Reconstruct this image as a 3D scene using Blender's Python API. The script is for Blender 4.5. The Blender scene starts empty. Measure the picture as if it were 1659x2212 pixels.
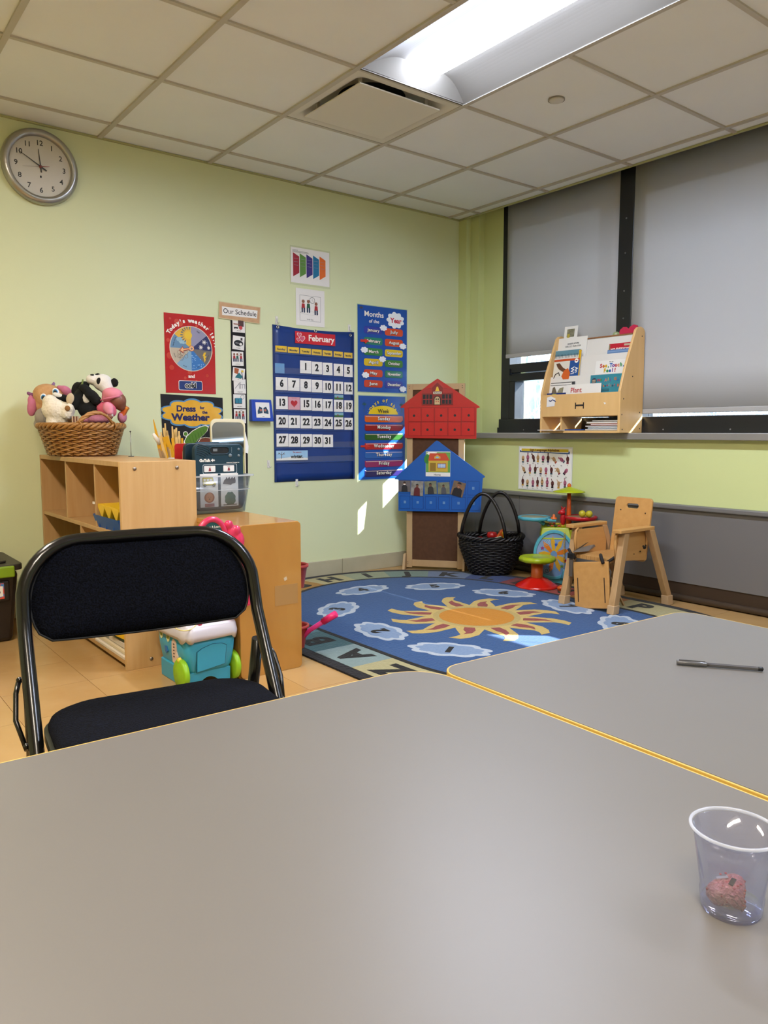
import bpy, bmesh, math, random
from mathutils import Matrix, Vector
random.seed(7)
sc = bpy.context.scene
PI = math.pi
H = 2.4537
# ------------------------------------------------------------------ camera
cd = bpy.data.cameras.new('camera'); cam = bpy.data.objects.new('camera', cd); sc.collection.objects.link(cam)
cd.sensor_fit = 'HORIZONTAL'; cd.sensor_width = 36.0; cd.lens = 36.0*1652.72/1659.0; cd.clip_start = 0.02
yaw, pit = 0.6577, -0.1042
fw = Vector((math.sin(yaw)*math.cos(pit), math.cos(yaw)*math.cos(pit), math.sin(pit)))
rt = Vector((math.cos(yaw), -math.sin(yaw), 0)); up = rt.cross(fw)
cam.matrix_world = Matrix(((rt.x, up.x, -fw.x, -3.9100), (rt.y, up.y, -fw.y, -4.1773), (rt.z, up.z, -fw.z, 0.94306), (0, 0, 0, 1)))
sc.camera = cam
# ------------------------------------------------------------------ sky, sun, exposure
w = bpy.data.worlds.new('sky'); sc.world = w; w.use_nodes = True
bg = w.node_tree.nodes['Background']; bg.inputs[0].default_value = (0.62, 0.78, 1.0, 1); bg.inputs[1].default_value = 2.0
sl = bpy.data.lights.new('sun', 'SUN'); sl.energy = 7.0; sl.angle = math.radians(0.5); sl.color = (1.0, 0.95, 0.86)
so = bpy.data.objects.new('sun', sl); sc.collection.objects.link(so)
so.rotation_euler = Vector((-1, 0.93, -0.80)).to_track_quat('-Z', 'Y').to_euler(); so.location = (6, -6, 6)
LAMP = 17.0
sc.view_settings.view_transform = 'Standard'; sc.view_settings.look = 'None'
sc.view_settings.exposure = 2.5; sc.view_settings.gamma = 1.0
try: sc.view_settings.use_curve_mapping = False
except Exception: pass
# ------------------------------------------------------------------ materials
def lin(c):
    c, _, k = c.lstrip('#').partition('*'); k = float(k or 1); v = [int(c[i:i+2], 16)/255 for i in (0, 2, 4)]   # 'hex*k' scales the albedo by k
    return tuple(min(1, k*(x/12.92 if x <= .04045 else ((x+.055)/1.055)**2.4)) for x in v)+(1,)
MATS = {}
def M(col, rough=.6, metal=0, noise=None, bump=0, scale=20, stretch=(1, 1, 1), spec=.5, emit=0, trans=0, alpha=1, col2=None, key=None, sheen=0, coat=0, detail=4, contrast=.25):
    k = (col, rough, metal, noise, bump, scale, stretch, spec, emit, trans, alpha, col2, sheen, coat, detail, contrast)
    if k in MATS: return MATS[k]
    m = bpy.data.materials.new('m_'+col.strip('#')); m.use_nodes = True; nt = m.node_tree; p = nt.nodes['Principled BSDF']
    p.inputs['Base Color'].default_value = lin(col); p.inputs['Roughness'].default_value = rough; p.inputs['Metallic'].default_value = metal
    p.inputs['Specular IOR Level'].default_value = spec
    if sheen: p.inputs['Sheen Weight'].default_value = sheen
    if coat: p.inputs['Coat Weight'].default_value = coat
    if trans: p.inputs['Transmission Weight'].default_value = trans
    if alpha < 1: p.inputs['Alpha'].default_value = alpha
    if emit: p.inputs['Emission Color'].default_value = lin(col); p.inputs['Emission Strength'].default_value = emit
    m.diffuse_color = lin(col)
    if col2 or bump or noise:
        tc = nt.nodes.new('ShaderNodeTexCoord'); mp = nt.nodes.new('ShaderNodeMapping'); mp.inputs['Scale'].default_value = stretch
        n = nt.nodes.new('ShaderNodeTexNoise'); n.inputs['Scale'].default_value = scale; n.inputs['Detail'].default_value = detail
        nt.links.new(tc.outputs['Object'], mp.inputs['Vector']); nt.links.new(mp.outputs[0], n.inputs['Vector'])
        if col2:
            r = nt.nodes.new('ShaderNodeValToRGB'); r.color_ramp.elements[0].position = .5-contrast; r.color_ramp.elements[1].position = .5+contrast
            r.color_ramp.elements[0].color = lin(col); r.color_ramp.elements[1].color = lin(col2)
            nt.links.new(n.outputs['Fac'], r.inputs['Fac']); nt.links.new(r.outputs[0], p.inputs['Base Color'])
        if bump:
            b = nt.nodes.new('ShaderNodeBump'); b.inputs['Strength'].default_value = bump; b.inputs['Distance'].default_value = .01
            nt.links.new(n.outputs['Fac'], b.inputs['Height']); nt.links.new(b.outputs[0], p.inputs['Normal'])
    MATS[k] = m; return m
def glassmat(col, alpha_t, rough=.05, gl=.12):
    k = ('glass', col, alpha_t, rough, gl)
    if k in MATS: return MATS[k]
    m = bpy.data.materials.new('m_clear'); m.use_nodes = True; nt = m.node_tree
    for n in list(nt.nodes): nt.nodes.remove(n)
    o = nt.nodes.new('ShaderNodeOutputMaterial'); t = nt.nodes.new('ShaderNodeBsdfTransparent'); t.inputs[0].default_value = lin(col)
    d = nt.nodes.new('ShaderNodeBsdfPrincipled'); d.inputs['Base Color'].default_value = lin(col); d.inputs['Roughness'].default_value = .3
    g = nt.nodes.new('ShaderNodeBsdfGlossy'); g.inputs['Roughness'].default_value = rough
    mx = nt.nodes.new('ShaderNodeMixShader'); mx.inputs[0].default_value = 1-alpha_t
    nt.links.new(t.outputs[0], mx.inputs[1]); nt.links.new(d.outputs[0], mx.inputs[2])
    f = nt.nodes.new('ShaderNodeLayerWeight'); f.inputs['Blend'].default_value = .5
    pw = nt.nodes.new('ShaderNodeMath'); pw.operation = 'POWER'; pw.inputs[1].default_value = 4; nt.links.new(f.outputs['Facing'], pw.inputs[0])
    ma = nt.nodes.new('ShaderNodeMath'); ma.operation = 'MULTIPLY_ADD'; ma.inputs[1].default_value = .6; ma.inputs[2].default_value = gl*.25; nt.links.new(pw.outputs[0], ma.inputs[0])
    m2 = nt.nodes.new('ShaderNodeMixShader'); nt.links.new(ma.outputs[0], m2.inputs[0]); nt.links.new(mx.outputs[0], m2.inputs[1]); nt.links.new(g.outputs[0], m2.inputs[2])
    nt.links.new(m2.outputs[0], o.inputs[0]); MATS[k] = m; return m
def shademat(col, tr):
    m = M(col, .8, col2='#d0ceca*0.62', scale=2); nt = m.node_tree; p = nt.nodes['Principled BSDF']; o = [n for n in nt.nodes if n.type == 'OUTPUT_MATERIAL'][0]
    t = nt.nodes.new('ShaderNodeBsdfTranslucent'); t.inputs[0].default_value = lin('#dfe3ea'); mx = nt.nodes.new('ShaderNodeMixShader'); mx.inputs[0].default_value = tr
    nt.links.new(p.outputs[0], mx.inputs[1]); nt.links.new(t.outputs[0], mx.inputs[2]); nt.links.new(mx.outputs[0], o.inputs[0]); return m
WHITE = M('#e8e6e2', .45); PAPER = M('#e6e3df', .35); BLACK = M('#0b0b0d', .5); INK = M('#15151a', .6)
# ------------------------------------------------------------------ geometry helpers
class G:
    def __init__(s): s.v = []; s.f = []; s.sm = []
    def add(s, vs, fs, T=None, sm=False):
        o = len(s.v)
        for p in vs:
            p = Vector(p); s.v.append(tuple(T @ p) if T is not None else tuple(p))
        for f in fs: s.f.append(tuple(i+o for i in f)); s.sm.append(sm)
        return s
    def box(s, x0, x1, y0, y1, z0, z1, T=None):
        return s.add([(x0,y0,z0),(x1,y0,z0),(x1,y1,z0),(x0,y1,z0),(x0,y0,z1),(x1,y0,z1),(x1,y1,z1),(x0,y1,z1)],
                     [(0,3,2,1),(4,5,6,7),(0,1,5,4),(1,2,6,5),(2,3,7,6),(3,0,4,7)], T)
    def prism(s, pts, z0, z1, T=None, sm=False):
        n = len(pts); a = sum(pts[i][0]*pts[(i+1) % n][1]-pts[(i+1) % n][0]*pts[i][1] for i in range(n))
        if a < 0: pts = pts[::-1]
        s.add([(x, y, z0) for x, y in pts]+[(x, y, z1) for x, y in pts], [tuple(range(n))[::-1], tuple(range(n, 2*n))]+[(i, (i+1) % n, n+(i+1) % n, n+i) for i in range(n)], T)
        if sm:
            for k in range(n): s.sm[-1-k] = True
        return s
    def holed(s, outer, inner, z0, z1, T=None):
        n = len(outer)
        V = [(x, y, z0) for x, y in outer]+[(x, y, z1) for x, y in outer]+[(x, y, z0) for x, y in inner]+[(x, y, z1) for x, y in inner]; F = []
        for i in range(n):
            j = (i+1) % n
            F += [(i, j, n+j, n+i), (2*n+j, 2*n+i, 3*n+i, 3*n+j), (n+i, n+j, 3*n+j, 3*n+i), (j, i, 2*n+i, 2*n+j)]
        return s.add(V, F, T)
    def tube(s, pts, r, n=8, closed=False, cap=True, T=None, flat=1.0):
        pts = [Vector(p) for p in pts]; m = len(pts); rs = r if isinstance(r, (list, tuple)) else [r]*m
        V = []; F = []; prev = None
        for i in range(m):
            if closed: t = pts[(i+1) % m]-pts[i-1]
            else: t = pts[min(i+1, m-1)]-pts[max(i-1, 0)]
            if t.length < 1e-9: t = Vector((0, 0, 1))
            t.normalize()
            if prev is None:
                a = Vector((0, 0, 1)) if abs(t.z) < .9 else Vector((1, 0, 0)); u = (a-t*a.dot(t)).normalized()
            else: u = (prev-t*prev.dot(t)).normalized()
            prev = u; v = t.cross(u)
            for k in range(n):
                an = 2*PI*k/n; V.append(pts[i]+(u*math.cos(an)*flat+v*math.sin(an))*rs[i])
        L = m if closed else m-1
        for i in range(L):
            j = (i+1) % m
            for k in range(n):
                l = (k+1) % n; F.append((i*n+k, i*n+l, j*n+l, j*n+k))
        s.add(V, F, T, True)
        if cap and not closed:
            o = len(s.v)-len(V); s.f.append(tuple(o+k for k in range(n))[::-1]); s.f.append(tuple(o+(m-1)*n+k for k in range(n))); s.sm += [False, False]
        return s
    def lathe(s, prof, n=24, T=None, sx=1, sy=1, sm=True, wob=None, cap=False):
        V = []; F = []; m = len(prof)
        for r, z in prof:
            for k in range(n):
                a = 2*PI*k/n; q = r*(wob(a) if wob else 1); V.append((q*math.cos(a)*sx, q*math.sin(a)*sy, z))
        for i in range(m-1):
            for k in range(n):
                l = (k+1) % n; F.append((i*n+k, i*n+l, (i+1)*n+l, (i+1)*n+k))
        if cap and prof[0][0] > 1e-6: F.append(tuple(range(n))[::-1])
        if cap and prof[-1][0] > 1e-6: F.append(tuple((m-1)*n+k for k in range(n)))
        return s.add(V, F, T, sm)
    def ell(s, c, r, T=None, rot=None, n=14, m=8):
        R = Matrix.Translation(Vector(c)) @ ((rot.to_4x4() if rot is not None else Matrix.Identity(4))) @ Matrix.Diagonal((r[0], r[1], r[2], 1))
        if T is not None: R = T @ R
        return s.lathe([(max(math.sin(PI*i/m), 0) if 0 < i < m else 1e-4, -math.cos(PI*i/m)) for i in range(m+1)], n, R)
def obj(name, g, mat=None, parent=None, bevel=0, loc=None, rot=None, seg=2):
    me = bpy.data.meshes.new(name); me.from_pydata(g.v, [], g.f); me.polygons.foreach_set('use_smooth', g.sm)
    me.update()
    bm = bmesh.new(); bm.from_mesh(me); bmesh.ops.recalc_face_normals(bm, faces=bm.faces); bm.to_mesh(me); bm.free()
    if mat: me.materials.append(mat)
    o = bpy.data.objects.new(name, me); sc.collection.objects.link(o)
    if parent: o.parent = parent
    if loc: o.location = loc
    if rot: o.rotation_euler = rot
    if bevel:
        b = o.modifiers.new('b', 'BEVEL'); b.width = bevel; b.segments = seg; b.limit_method = 'ANGLE'; b.angle_limit = math.radians(40)
    return o
def box(name, x0, x1, y0, y1, z0, z1, mat, parent=None, bevel=0): return obj(name, G().box(x0, x1, y0, y1, z0, z1), mat, parent, bevel)
def tag(o, label, cat, group=None, kind=None):
    o['label'] = label; o['category'] = cat
    if group: o['group'] = group
    if kind: o['kind'] = kind
    return o
def thing(name, label, cat, loc=(0, 0, 0), rz=0, group=None, rot=None):
    o = bpy.data.objects.new(name, None); sc.collection.objects.link(o); o.location = loc; o.rotation_euler = rot or (0, 0, rz); o.empty_display_size = .05
    return tag(o, label, cat, group)
def struct(o): o['kind'] = 'structure'; return o
def stuff(o): o['kind'] = 'stuff'; return o
def BW(name, label, cat, x, z, group=None, off=.002): return thing(name, label, cat, (x, -off, z), group=group, rot=(PI/2, 0, 0))          # local x right, y up, z out of the back wall
def circ(cx, cy, r, n=20, ry=None, a0=0, a1=2*PI): return [(cx+r*math.cos(a0+(a1-a0)*i/n), cy+(ry or r)*math.sin(a0+(a1-a0)*i/n)) for i in range(n+(0 if abs(a1-a0-2*PI) < 1e-6 else 1))]
def rrect(x0, x1, y0, y1, r, n=4):
    p = []
    for cx, cy, a in ((x1-r, y1-r, 0), (x0+r, y1-r, PI/2), (x0+r, y0+r, PI), (x1-r, y0+r, 1.5*PI)):
        p += [(cx+r*math.cos(a+PI/2*i/n), cy+r*math.sin(a+PI/2*i/n)) for i in range(n+1)]
    return p
def rot2(pts, a, cx=0, cy=0): c, s = math.cos(a), math.sin(a); return [(cx+(x-cx)*c-(y-cy)*s, cy+(x-cx)*s+(y-cy)*c) for x, y in pts]
def flat(name, pts, mat, parent, z=0, th=.0006): return obj(name, G().prism(pts, z, z+th), mat, parent)
def rect(name, x0, x1, y0, y1, mat, parent, z=0, th=.0006, r=0): return flat(name, rrect(x0, x1, y0, y1, r) if r else [(x0, y0), (x1, y0), (x1, y1), (x0, y1)], mat, parent, z, th)
def multi(name, polys, mat, parent, z=0, th=.0006):
    g = G()
    for p in polys: g.prism(p, z, z+th)
    return obj(name, g, mat, parent)
_tc = bpy.data.curves.new('t', 'FONT'); _to = bpy.data.objects.new('t', _tc); sc.collection.objects.link(_to)
def text(s, cap, mat, parent, x=0, y=0, z=.001, bold=0, rot=0, sx=1.0, align='CENTER', name='lettering', T=None, th=.0003, sp=1.0, width=None):
    _tc.body = s; _tc.size = cap/.7; _tc.offset = bold*cap; _tc.extrude = th; _tc.align_x = align; _tc.align_y = 'CENTER'; _tc.resolution_u = 3; _tc.space_character = sp
    bpy.context.view_layer.update()
    me = bpy.data.meshes.new_from_object(_to.evaluated_get(bpy.context.evaluated_depsgraph_get())); me.name = name
    if width:
        xs = [v.co.x for v in me.vertices]; sx = width/max(max(xs)-min(xs), 1e-6)
    me.transform(Matrix.Diagonal((sx, 1, 1, 1)))
    me.transform((T or Matrix.Identity(4)) @ Matrix.Translation((x, y, z)) @ Matrix.Rotation(rot, 4, 'Z'))
    me.materials.clear(); me.materials.append(mat)
    o = bpy.data.objects.new(name, me); sc.collection.objects.link(o); o.parent = parent
    return o
def arctext(s, cap, mat, parent, cx, cy, r, a0, a1, z=.001, bold=0, name='lettering'):
    # one joined mesh of the letters set round an arc
    ms = []; n = len(s)
    for i, ch in enumerate(s):
        if ch == ' ': continue
        a = a0+(a1-a0)*(i/(n-1)); o = text(ch, cap, mat, parent, cx+r*math.cos(a), cy+r*math.sin(a), z, bold, rot=a-PI/2)
        ms.append(o)
    bm = bmesh.new()
    for o in ms: bm.from_mesh(o.data)
    me = bpy.data.meshes.new(name); bm.to_mesh(me); bm.free(); me.materials.append(mat)
    for o in ms: bpy.data.objects.remove(o)
    o = bpy.data.objects.new(name, me); sc.collection.objects.link(o); o.parent = parent; return o
def copytree(o, parent=None):
    c = o.copy(); sc.collection.objects.link(c); c.parent = parent
    for ch in o.children: copytree(ch, c)
    return c
def cloudpts(cx, cy, rx, ry, k=7, amp=.14, rot=0, n=70, ph=0):
    p = []
    for i in range(n):
        a = 2*PI*i/n; q = 1-amp+amp*1.6*abs(math.sin(k*a/2+ph)); p.append((cx+rx*q*math.cos(a), cy+ry*q*math.sin(a)))
    return rot2(p, rot, cx, cy)
MAPLE = M('#c79a62*0.75', .42, col2='#d6ad78*0.75', scale=5, stretch=(9, 9, .8), contrast=.3)
MAPLE2 = M('#c0863c', .3, col2='#cd974c', scale=3, stretch=(4, 4, .8), contrast=.35, coat=.3)
MEDGE = M('#d9b98a', .5)
# ================================================================== room shell
GREEN = M('#d3d9ae', .55, bump=.02, scale=60)
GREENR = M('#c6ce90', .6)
wb = struct(box('wall_back', -6.4, .35, 0, .12, 0, H+.08, GREEN))
wr = struct(box('wall_right', 0, .35, -6.9, 0, 0, .90, GREENR))
# stepped pilaster between the corner and the window
st = [(0, 0), (0, -.078), (.045, -.078), (.045, -.16), (.10, -.16), (.10, -.325), (.098, -.345), (.35, -.345), (.35, 0)]
o = obj('pilaster', G().prism(st, .90, H+.08), GREENR, wr)
struct(box('wall_left', -6.52, -6.4, -6.9, .12, 0, H+.08, GREEN))
struct(box('wall_front', -6.52, .35, -7.02, -6.9, 0, H+.08, GREEN))
# floor
fl = struct(box('floor', -6.4, .35, -6.9, .1, -.06, -.003, M('#6a4a28', .5)))
TILE = [M('#cda265*0.7', .22, col2='#d8b077*0.7', scale=6, contrast=.3, detail=6, spec=.5), M('#d2a86b*0.7', .2, col2='#c99c5e*0.7', scale=5, contrast=.3, detail=6), M('#c99d62*0.7', .24, col2='#d6ad74*0.7', scale=7, contrast=.3, detail=6)]
base = G().box(.0008, .3040, .0008, .3040, -.003, 0); pm = []
for m in TILE:
    t = obj('floor_tile', base, m, fl); pm.append(t)
used = [False]*3
for i in range(15):
    for j in range(18):
        x = -.02-.3048*(i+1); y = -.02-.3048*(j+1); k = random.randrange(3)
        if not used[k]: t = pm[k]; used[k] = True
        else: t = pm[k].copy(); sc.collection.objects.link(t)
        t.location = (x, y, 0)
stuff(obj('far_floor_tiles', G().box(-6.4, -4.595, -6.9, 0, -.003, 0).box(-4.595, 0, -6.9, -5.51, -.003, 0).box(-4.595, 0, -.02, 0, -.003, -.0002).box(-.02, 0, -5.5, 0, -.003, -.0002), TILE[0], fl))
# skirting on the back wall, in lengths
bb = struct(obj('baseboard_back', G().box(-6.4, 0, -.012, -.001, 0, .012), M('#a3987c', .5)))
BBM = M('#aba488', .5, col2='#b5ae94', scale=8)
for a, b in ((-6.4, -5.2), (-5.197, -4.0), (-3.997, -2.4), (-2.397, -1.045), (-1.042, 0)):
    box('skirting_length', a, b, -.013, -.001, .0, .102, BBM, bb, .003)
# ceiling ------------------------------------------------------------
TS = .6096; XB = [-.1098-TS*k for k in range(-0, 11)]; YA = [-.2211-TS*k for k in range(0, 12)]
ce = struct(box('ceiling', -6.52, .37, -7.02, .12, H+.08, H+.14, M('#77736a', .9)))
CT = M('#e8ebec', .9, col2='#e2e5e6', scale=3, bump=.25, contrast=.4)
BAR = M('#b9b4a8', .5)
xs = [0]+XB+[-6.4]; ys = [0]+YA+[-6.9]
skip = {}
LIGHTS = [(-1.329-TS, -1.329, -1.4403-2*TS, -1.4403), (-1.329-5*TS, -1.329-4*TS, -1.4403-2*TS, -1.4403), (-1.329-TS, -1.329, -1.4403-6*TS, -1.4403-4*TS), (-1.329-5*TS, -1.329-4*TS, -1.4403-6*TS, -1.4403-4*TS)]
DIFF = (-1.329-TS, -1.329, -.8307-TS, -.8307)
def taken(x, y):
    return any(a < x < b and c < y < d for a, b, c, d in LIGHTS+[DIFF])
full = obj('ceiling_tile', G().box(-.300, .300, -.300, .300, .006, .020), CT, ce, .002); first = True
for i in range(len(xs)-1):
    for j in range(len(ys)-1):
        x1, x0, y1, y0 = xs[i], xs[i+1], ys[j], ys[j+1]; cx, cy = (x0+x1)/2, (y0+y1)/2
        if taken(cx, cy) or x1-x0 < .02 or y1-y0 < .02: continue
        if abs(x1-x0-TS) < .01 and abs(y1-y0-TS) < .01:
            t = full if first else full.copy()
            if not first: sc.collection.objects.link(t)
            first = False; t.location = (cx, cy, H)
        else: box('ceiling_tile', x0+.004, x1-.004, y0+.004, y1-.004, H+.006, H+.020, CT, ce)
for x in XB: box('tee_bar', x-.012, x+.012, -6.9, 0, H-.003, H+.008, BAR, ce)
for y in YA:
    segs = []; cur = -6.4
    for a, b, c, d in sorted(LIGHTS):
        if c+.01 < y < d-.01: segs.append((cur, a)); cur = b
    segs.append((cur, 0))
    for a, b in segs: box('cross_tee_bar', a, b, y-.010, y+.010, H-.0015, H+.008, BAR, ce)
obj('wall_angle', G().box(-6.4, 0, -.014, 0, H-.004, H+.004).box(-.014, .0, -6.9, 0, H-.004, H+.004), M('#a9ab78', .5), ce)
# ceiling lights -----------------------------------------------------
REFL = M('#989288*0.42', .8, spec=.2)
EM = M('#dde8ff', .4, emit=LAMP); EMW = M('#fff1de', .4, emit=LAMP)
def troffer(x0, x1, y0, y1, label, em=None):
    t = thing('ceiling_light', label, 'ceiling light', ((x0+x1)/2, (y0+y1)/2, H), group='recessed ceiling lights')
    hx, hy = (x1-x0)/2-.012, (y1-y0)/2-.012
    prof = []
    for i in range(13):
        u = i/12; x = -hx+(hx-.112)*u; prof.append((x, .066*math.sin(u*PI/2)+.002))
    pr2 = prof+[(-x, z) for x, z in prof[::-1]]
    g = G(); V = []; F = []
    for y in (-hy, hy):
        for x, z in pr2: V.append((x, y, z))
    n = len(pr2)
    for i in range(n-1): F.append((i, i+1, n+i+1, n+i))
    F.append(tuple(range(n))); F.append(tuple(range(n, 2*n))[::-1])
    V[:] = [(x, (y-(.002+z*.8) if y > 0 else y+.002+z*.8), z) for x, y, z in V]; g.add(V, F, None, False); obj('reflector', g, REFL, t)
    obj('frame', G().box(-hx-.010, -hx, -hy-.01, hy+.01, -.002, .075).box(hx, hx+.010, -hy-.01, hy+.01, -.002, .075).box(-hx, hx, -hy-.01, -hy, -.002, .075).box(-hx, hx, hy, hy+.01, -.002, .075).box(-hx, hx, -hy, hy, .070, .078), REFL, t)
    g = G(); m = 10; L = hy-.02; V = []; F = []; rows = []
    ysq = [-L, -L+.015, -L+.04, -L+.08]+[-L+.16+(2*L-.32)*k/4 for k in range(5)]+[L-.08, L-.04, L-.015, L]
    for y in ysq:
        d = min(L-abs(y), .08)/.08; s_ = math.sqrt(max(1-(1-d)**2, .02))
        for k in range(m+1):
            a = PI*k/m; V.append((.090*math.cos(a)*(.55+.45*s_), y, .062-.036*math.sin(a)*s_))
    for i in range(len(ysq)-1):
        for k in range(m): F.append((i*(m+1)+k, i*(m+1)+k+1, (i+1)*(m+1)+k+1, (i+1)*(m+1)+k))
    g.add(V, F, None, True); obj('lamp_diffuser', g, em or EM, t)
    return t
troffer(*LIGHTS[0], 'lit recessed ceiling light with curved white reflector beside the square air vent')
troffer(*LIGHTS[1], 'lit recessed ceiling light above the black folding chair, out past the clock', EMW)
troffer(*LIGHTS[2], 'lit recessed ceiling light in the rear half, on the window side')
troffer(*LIGHTS[3], 'lit recessed ceiling light in the rear half, away from the windows', EMW)
# air diffuser -------------------------------------------------------
VM = M('#d2cec2', .45)
x0, x1, y0, y1 = DIFF
v = thing('ceiling_air_vent', 'square ceiling air vent with a flat hanging panel beside the light', 'air vent', ((x0+x1)/2, (y0+y1)/2, H))
hh = .3048-.012
g = G(); loops = [(hh, .0, .004), (hh-.03, .0, .03), (hh-.045, .006, .04), (hh-.07, .035, .05), (.20, .055, .1), (.16, .06, .159)]
V = []; F = []; N = 44
for r, z, rr in loops:
    for p in rrect(-r, r, -r, r, rr, 10)[:N]: V.append((p[0], p[1], z))
for i in range(len(loops)-1):
    for k in range(N): l = (k+1) % N; F.append((i*N+k, i*N+l, (i+1)*N+l, (i+1)*N+k))
g.add(V, F, None, True); obj('recessed_pan', g, VM, v)
obj('duct_neck', G().lathe([(.16, .058), (.16, .079), (.001, .079)], 28), M('#141414', .8), v)
box('face_panel', -.232, .232, -.225, .225, -.012, -.006, M('#d8d4c8', .5), v, .002)
for a, b in ((-.19, .17), (.19, .17), (-.19, -.17), (.19, -.17)): obj('hanger', G().box(a-.008, a+.008, b-.004, b+.004, -.006, .05), VM, v)
c = thing('smoke_sensor', 'small round white sensor disc on a ceiling tile near the light', 'sensor', (-1.034, -1.746, H))
obj('disc', G().lathe([(.0001, -.004), (.030, -.004), (.034, -.001), (.034, .006)], 28), M('#c9c5ba', .5), c)
obj('rim', G().lathe([(.036, -.0005), (.038, -.0005), (.038, .006), (.036, .006)], 28), M('#8d897e', .5), c)
# sill, radiator cover ----------------------------------------------
SILL = M('#8e8b86', .35, metal=.3)
s = struct(box('trim_1', -.05, .13, -6.9, -.0, .8995, .937, SILL, None, .003)); 
GREY = M('#7d7a78*0.72', .45)
rc = thing('radiator_cover', 'long grey metal radiator cover under the windows with a brown base', 'radiator cover', (0, -.02, 0))
for a, b in ((-.0, -.20), (-.202, -.62), (-.622, -3.0), (-3.002, -5.4), (-5.402, -6.86)):
    box('front_panel', -.018, -.0005, b, a, .105, .515, GREY, rc, .002)
box('top_ledge', -.040, -.0005, -6.86, 0, .515, .542, M('#8b8986*0.7', .4, metal=.2), rc, .006)
box('kickplate', -.012, -.0005, -6.86, 0, .0, .105, M('#38291c', .5), rc)
obj('cove_strip', G().tube([(-.020, -6.86, .022), (-.020, 0, .022)], .018, 8), M('#43362a', .4), rc)
# windows ------------------------------------------------------------
FR = M('#17181b', .35); GL = glassmat('#eef4fa', .995, .02, .08)
def window(nm, y0, y1, transom):
    wd = struct(bpy.data.objects.new(nm, None)); sc.collection.objects.link(wd)
    X0, X1 = .10, .22
    box('frame_left', X0, X1, y0-.088, y0, .937, H+.08, FR, wd, .003)
    box('frame_bottom', X0-.01, X1, y1, y0, .937, 1.034, FR, wd, .004)
    obj('frame_bottom_bead', G().box(X0-.022, X0-.01, y1, y0, .937, .975), FR, wd)
    for k in range(int((y0-y1)/.4)): obj('screw', G().lathe([(.0001, 0), (.004, 0), (.004, .002)], 8, Matrix.Translation((X0-.0235, y0-.25-.4*k, .958)) @ Matrix.Rotation(-PI/2, 4, 'Y')), SILL, wd)
    box('frame_top', X0+.03, X1, y1, y0, H+.0, H+.08, FR, wd)
    yl = y0-.088
    if transom:
        box('transom_bar', X0-.005, X1, y1, yl, 1.352, 1.412, FR, wd, .003)
        box('sash_top_rail', X0-.002, X1-.02, y1, yl, 1.293, 1.345, FR, wd, .004)
        box('sash_stile', X0, X1-.02, yl-.052, yl, 1.034, 1.293, FR, wd, .004)
        box('sash_stile', X0, X1-.02, y1, y1+.05, 1.034, 1.293, FR, wd, .004)
        obj('latch', G().box(X0-.02, X0, yl-.02, yl-.01, 1.335, 1.38), FR, wd)
    p = box('glass_pane', .170, .176, y1, yl, 1.03, 1.36, GL, wd)
    box('upper_glass_pane', .170, .176, y1, yl, 1.40, H+.05, GL, wd)
    return wd
window('window_1', -.333, -1.302, True)
window('window_2', -1.400, -2.900, False)
window('window_3', -2.990, -4.900, True)
window('window_4', -4.985, -6.80, False)
ml = struct(box('trim_2', .085, .24, -1.402, -1.300, .937, H+.08, FR, None, .003))
for z in (1.62, 1.78, 2.0, 2.2): obj('screw', G().lathe([(.0001, 0), (.005, 0), (.005, .002)], 8, Matrix.Translation((.0835, -1.352, z)) @ Matrix.Rotation(-PI/2, 4, 'Y')), M('#777777', .4, metal=.8), ml)
struct(box('trim_3', .085, .24, -2.992, -2.898, .937, H+.08, FR, None, .003)); struct(box('trim_4', .085, .24, -4.988, -4.898, .937, H+.08, FR, None, .003)); struct(box('trim_5', .085, .3, -6.9, -6.79, .937, H+.08, FR))
SH = shademat('#d4d2ce*0.6', .09)
def shade(y0, y1, z, label, X=.088):
    s = thing('window_shade', label, 'window shade', (X, (y0+y1)/2, z), group='roller shades at the windows')
    hl = (y0-y1)/2
    g = G(); V = []; F = []; n = 16; m = 6
    for j in range(m+1):
        for i in range(n+1):
            V.append((.0025*math.sin(i*.9+j*.5)*(1 if j not in (0,) else .3), -hl+2*hl*i/n, (H+.05-z)*j/m))
    for j in range(m):
        for i in range(n): a = j*(n+1)+i; F.append((a, a+1, a+n+2, a+n+1))
    g.add(V, F, None, True); f = obj('shade_fabric', g, SH, s); so_ = f.modifiers.new('s', 'SOLIDIFY'); so_.thickness = .0012
    box('hem_bar', -.006, .006, -hl, hl, -.004, .024, M('#a09e9b', .5), s, .004)
    return s
shade(-.398, -1.300, 1.458, 'grey roller shade on the narrow window, stopping above the lower pane')
shade(-1.404, -2.900, 1.054, 'wide grey roller shade behind the display rack, pulled nearly to the sill')
shade(-2.994, -4.898, 1.215, 'grey roller shade on the third window, next along from the wide one')
shade(-4.990, -6.79, 1.054, 'grey roller shade on the window farthest from the corner')
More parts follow.
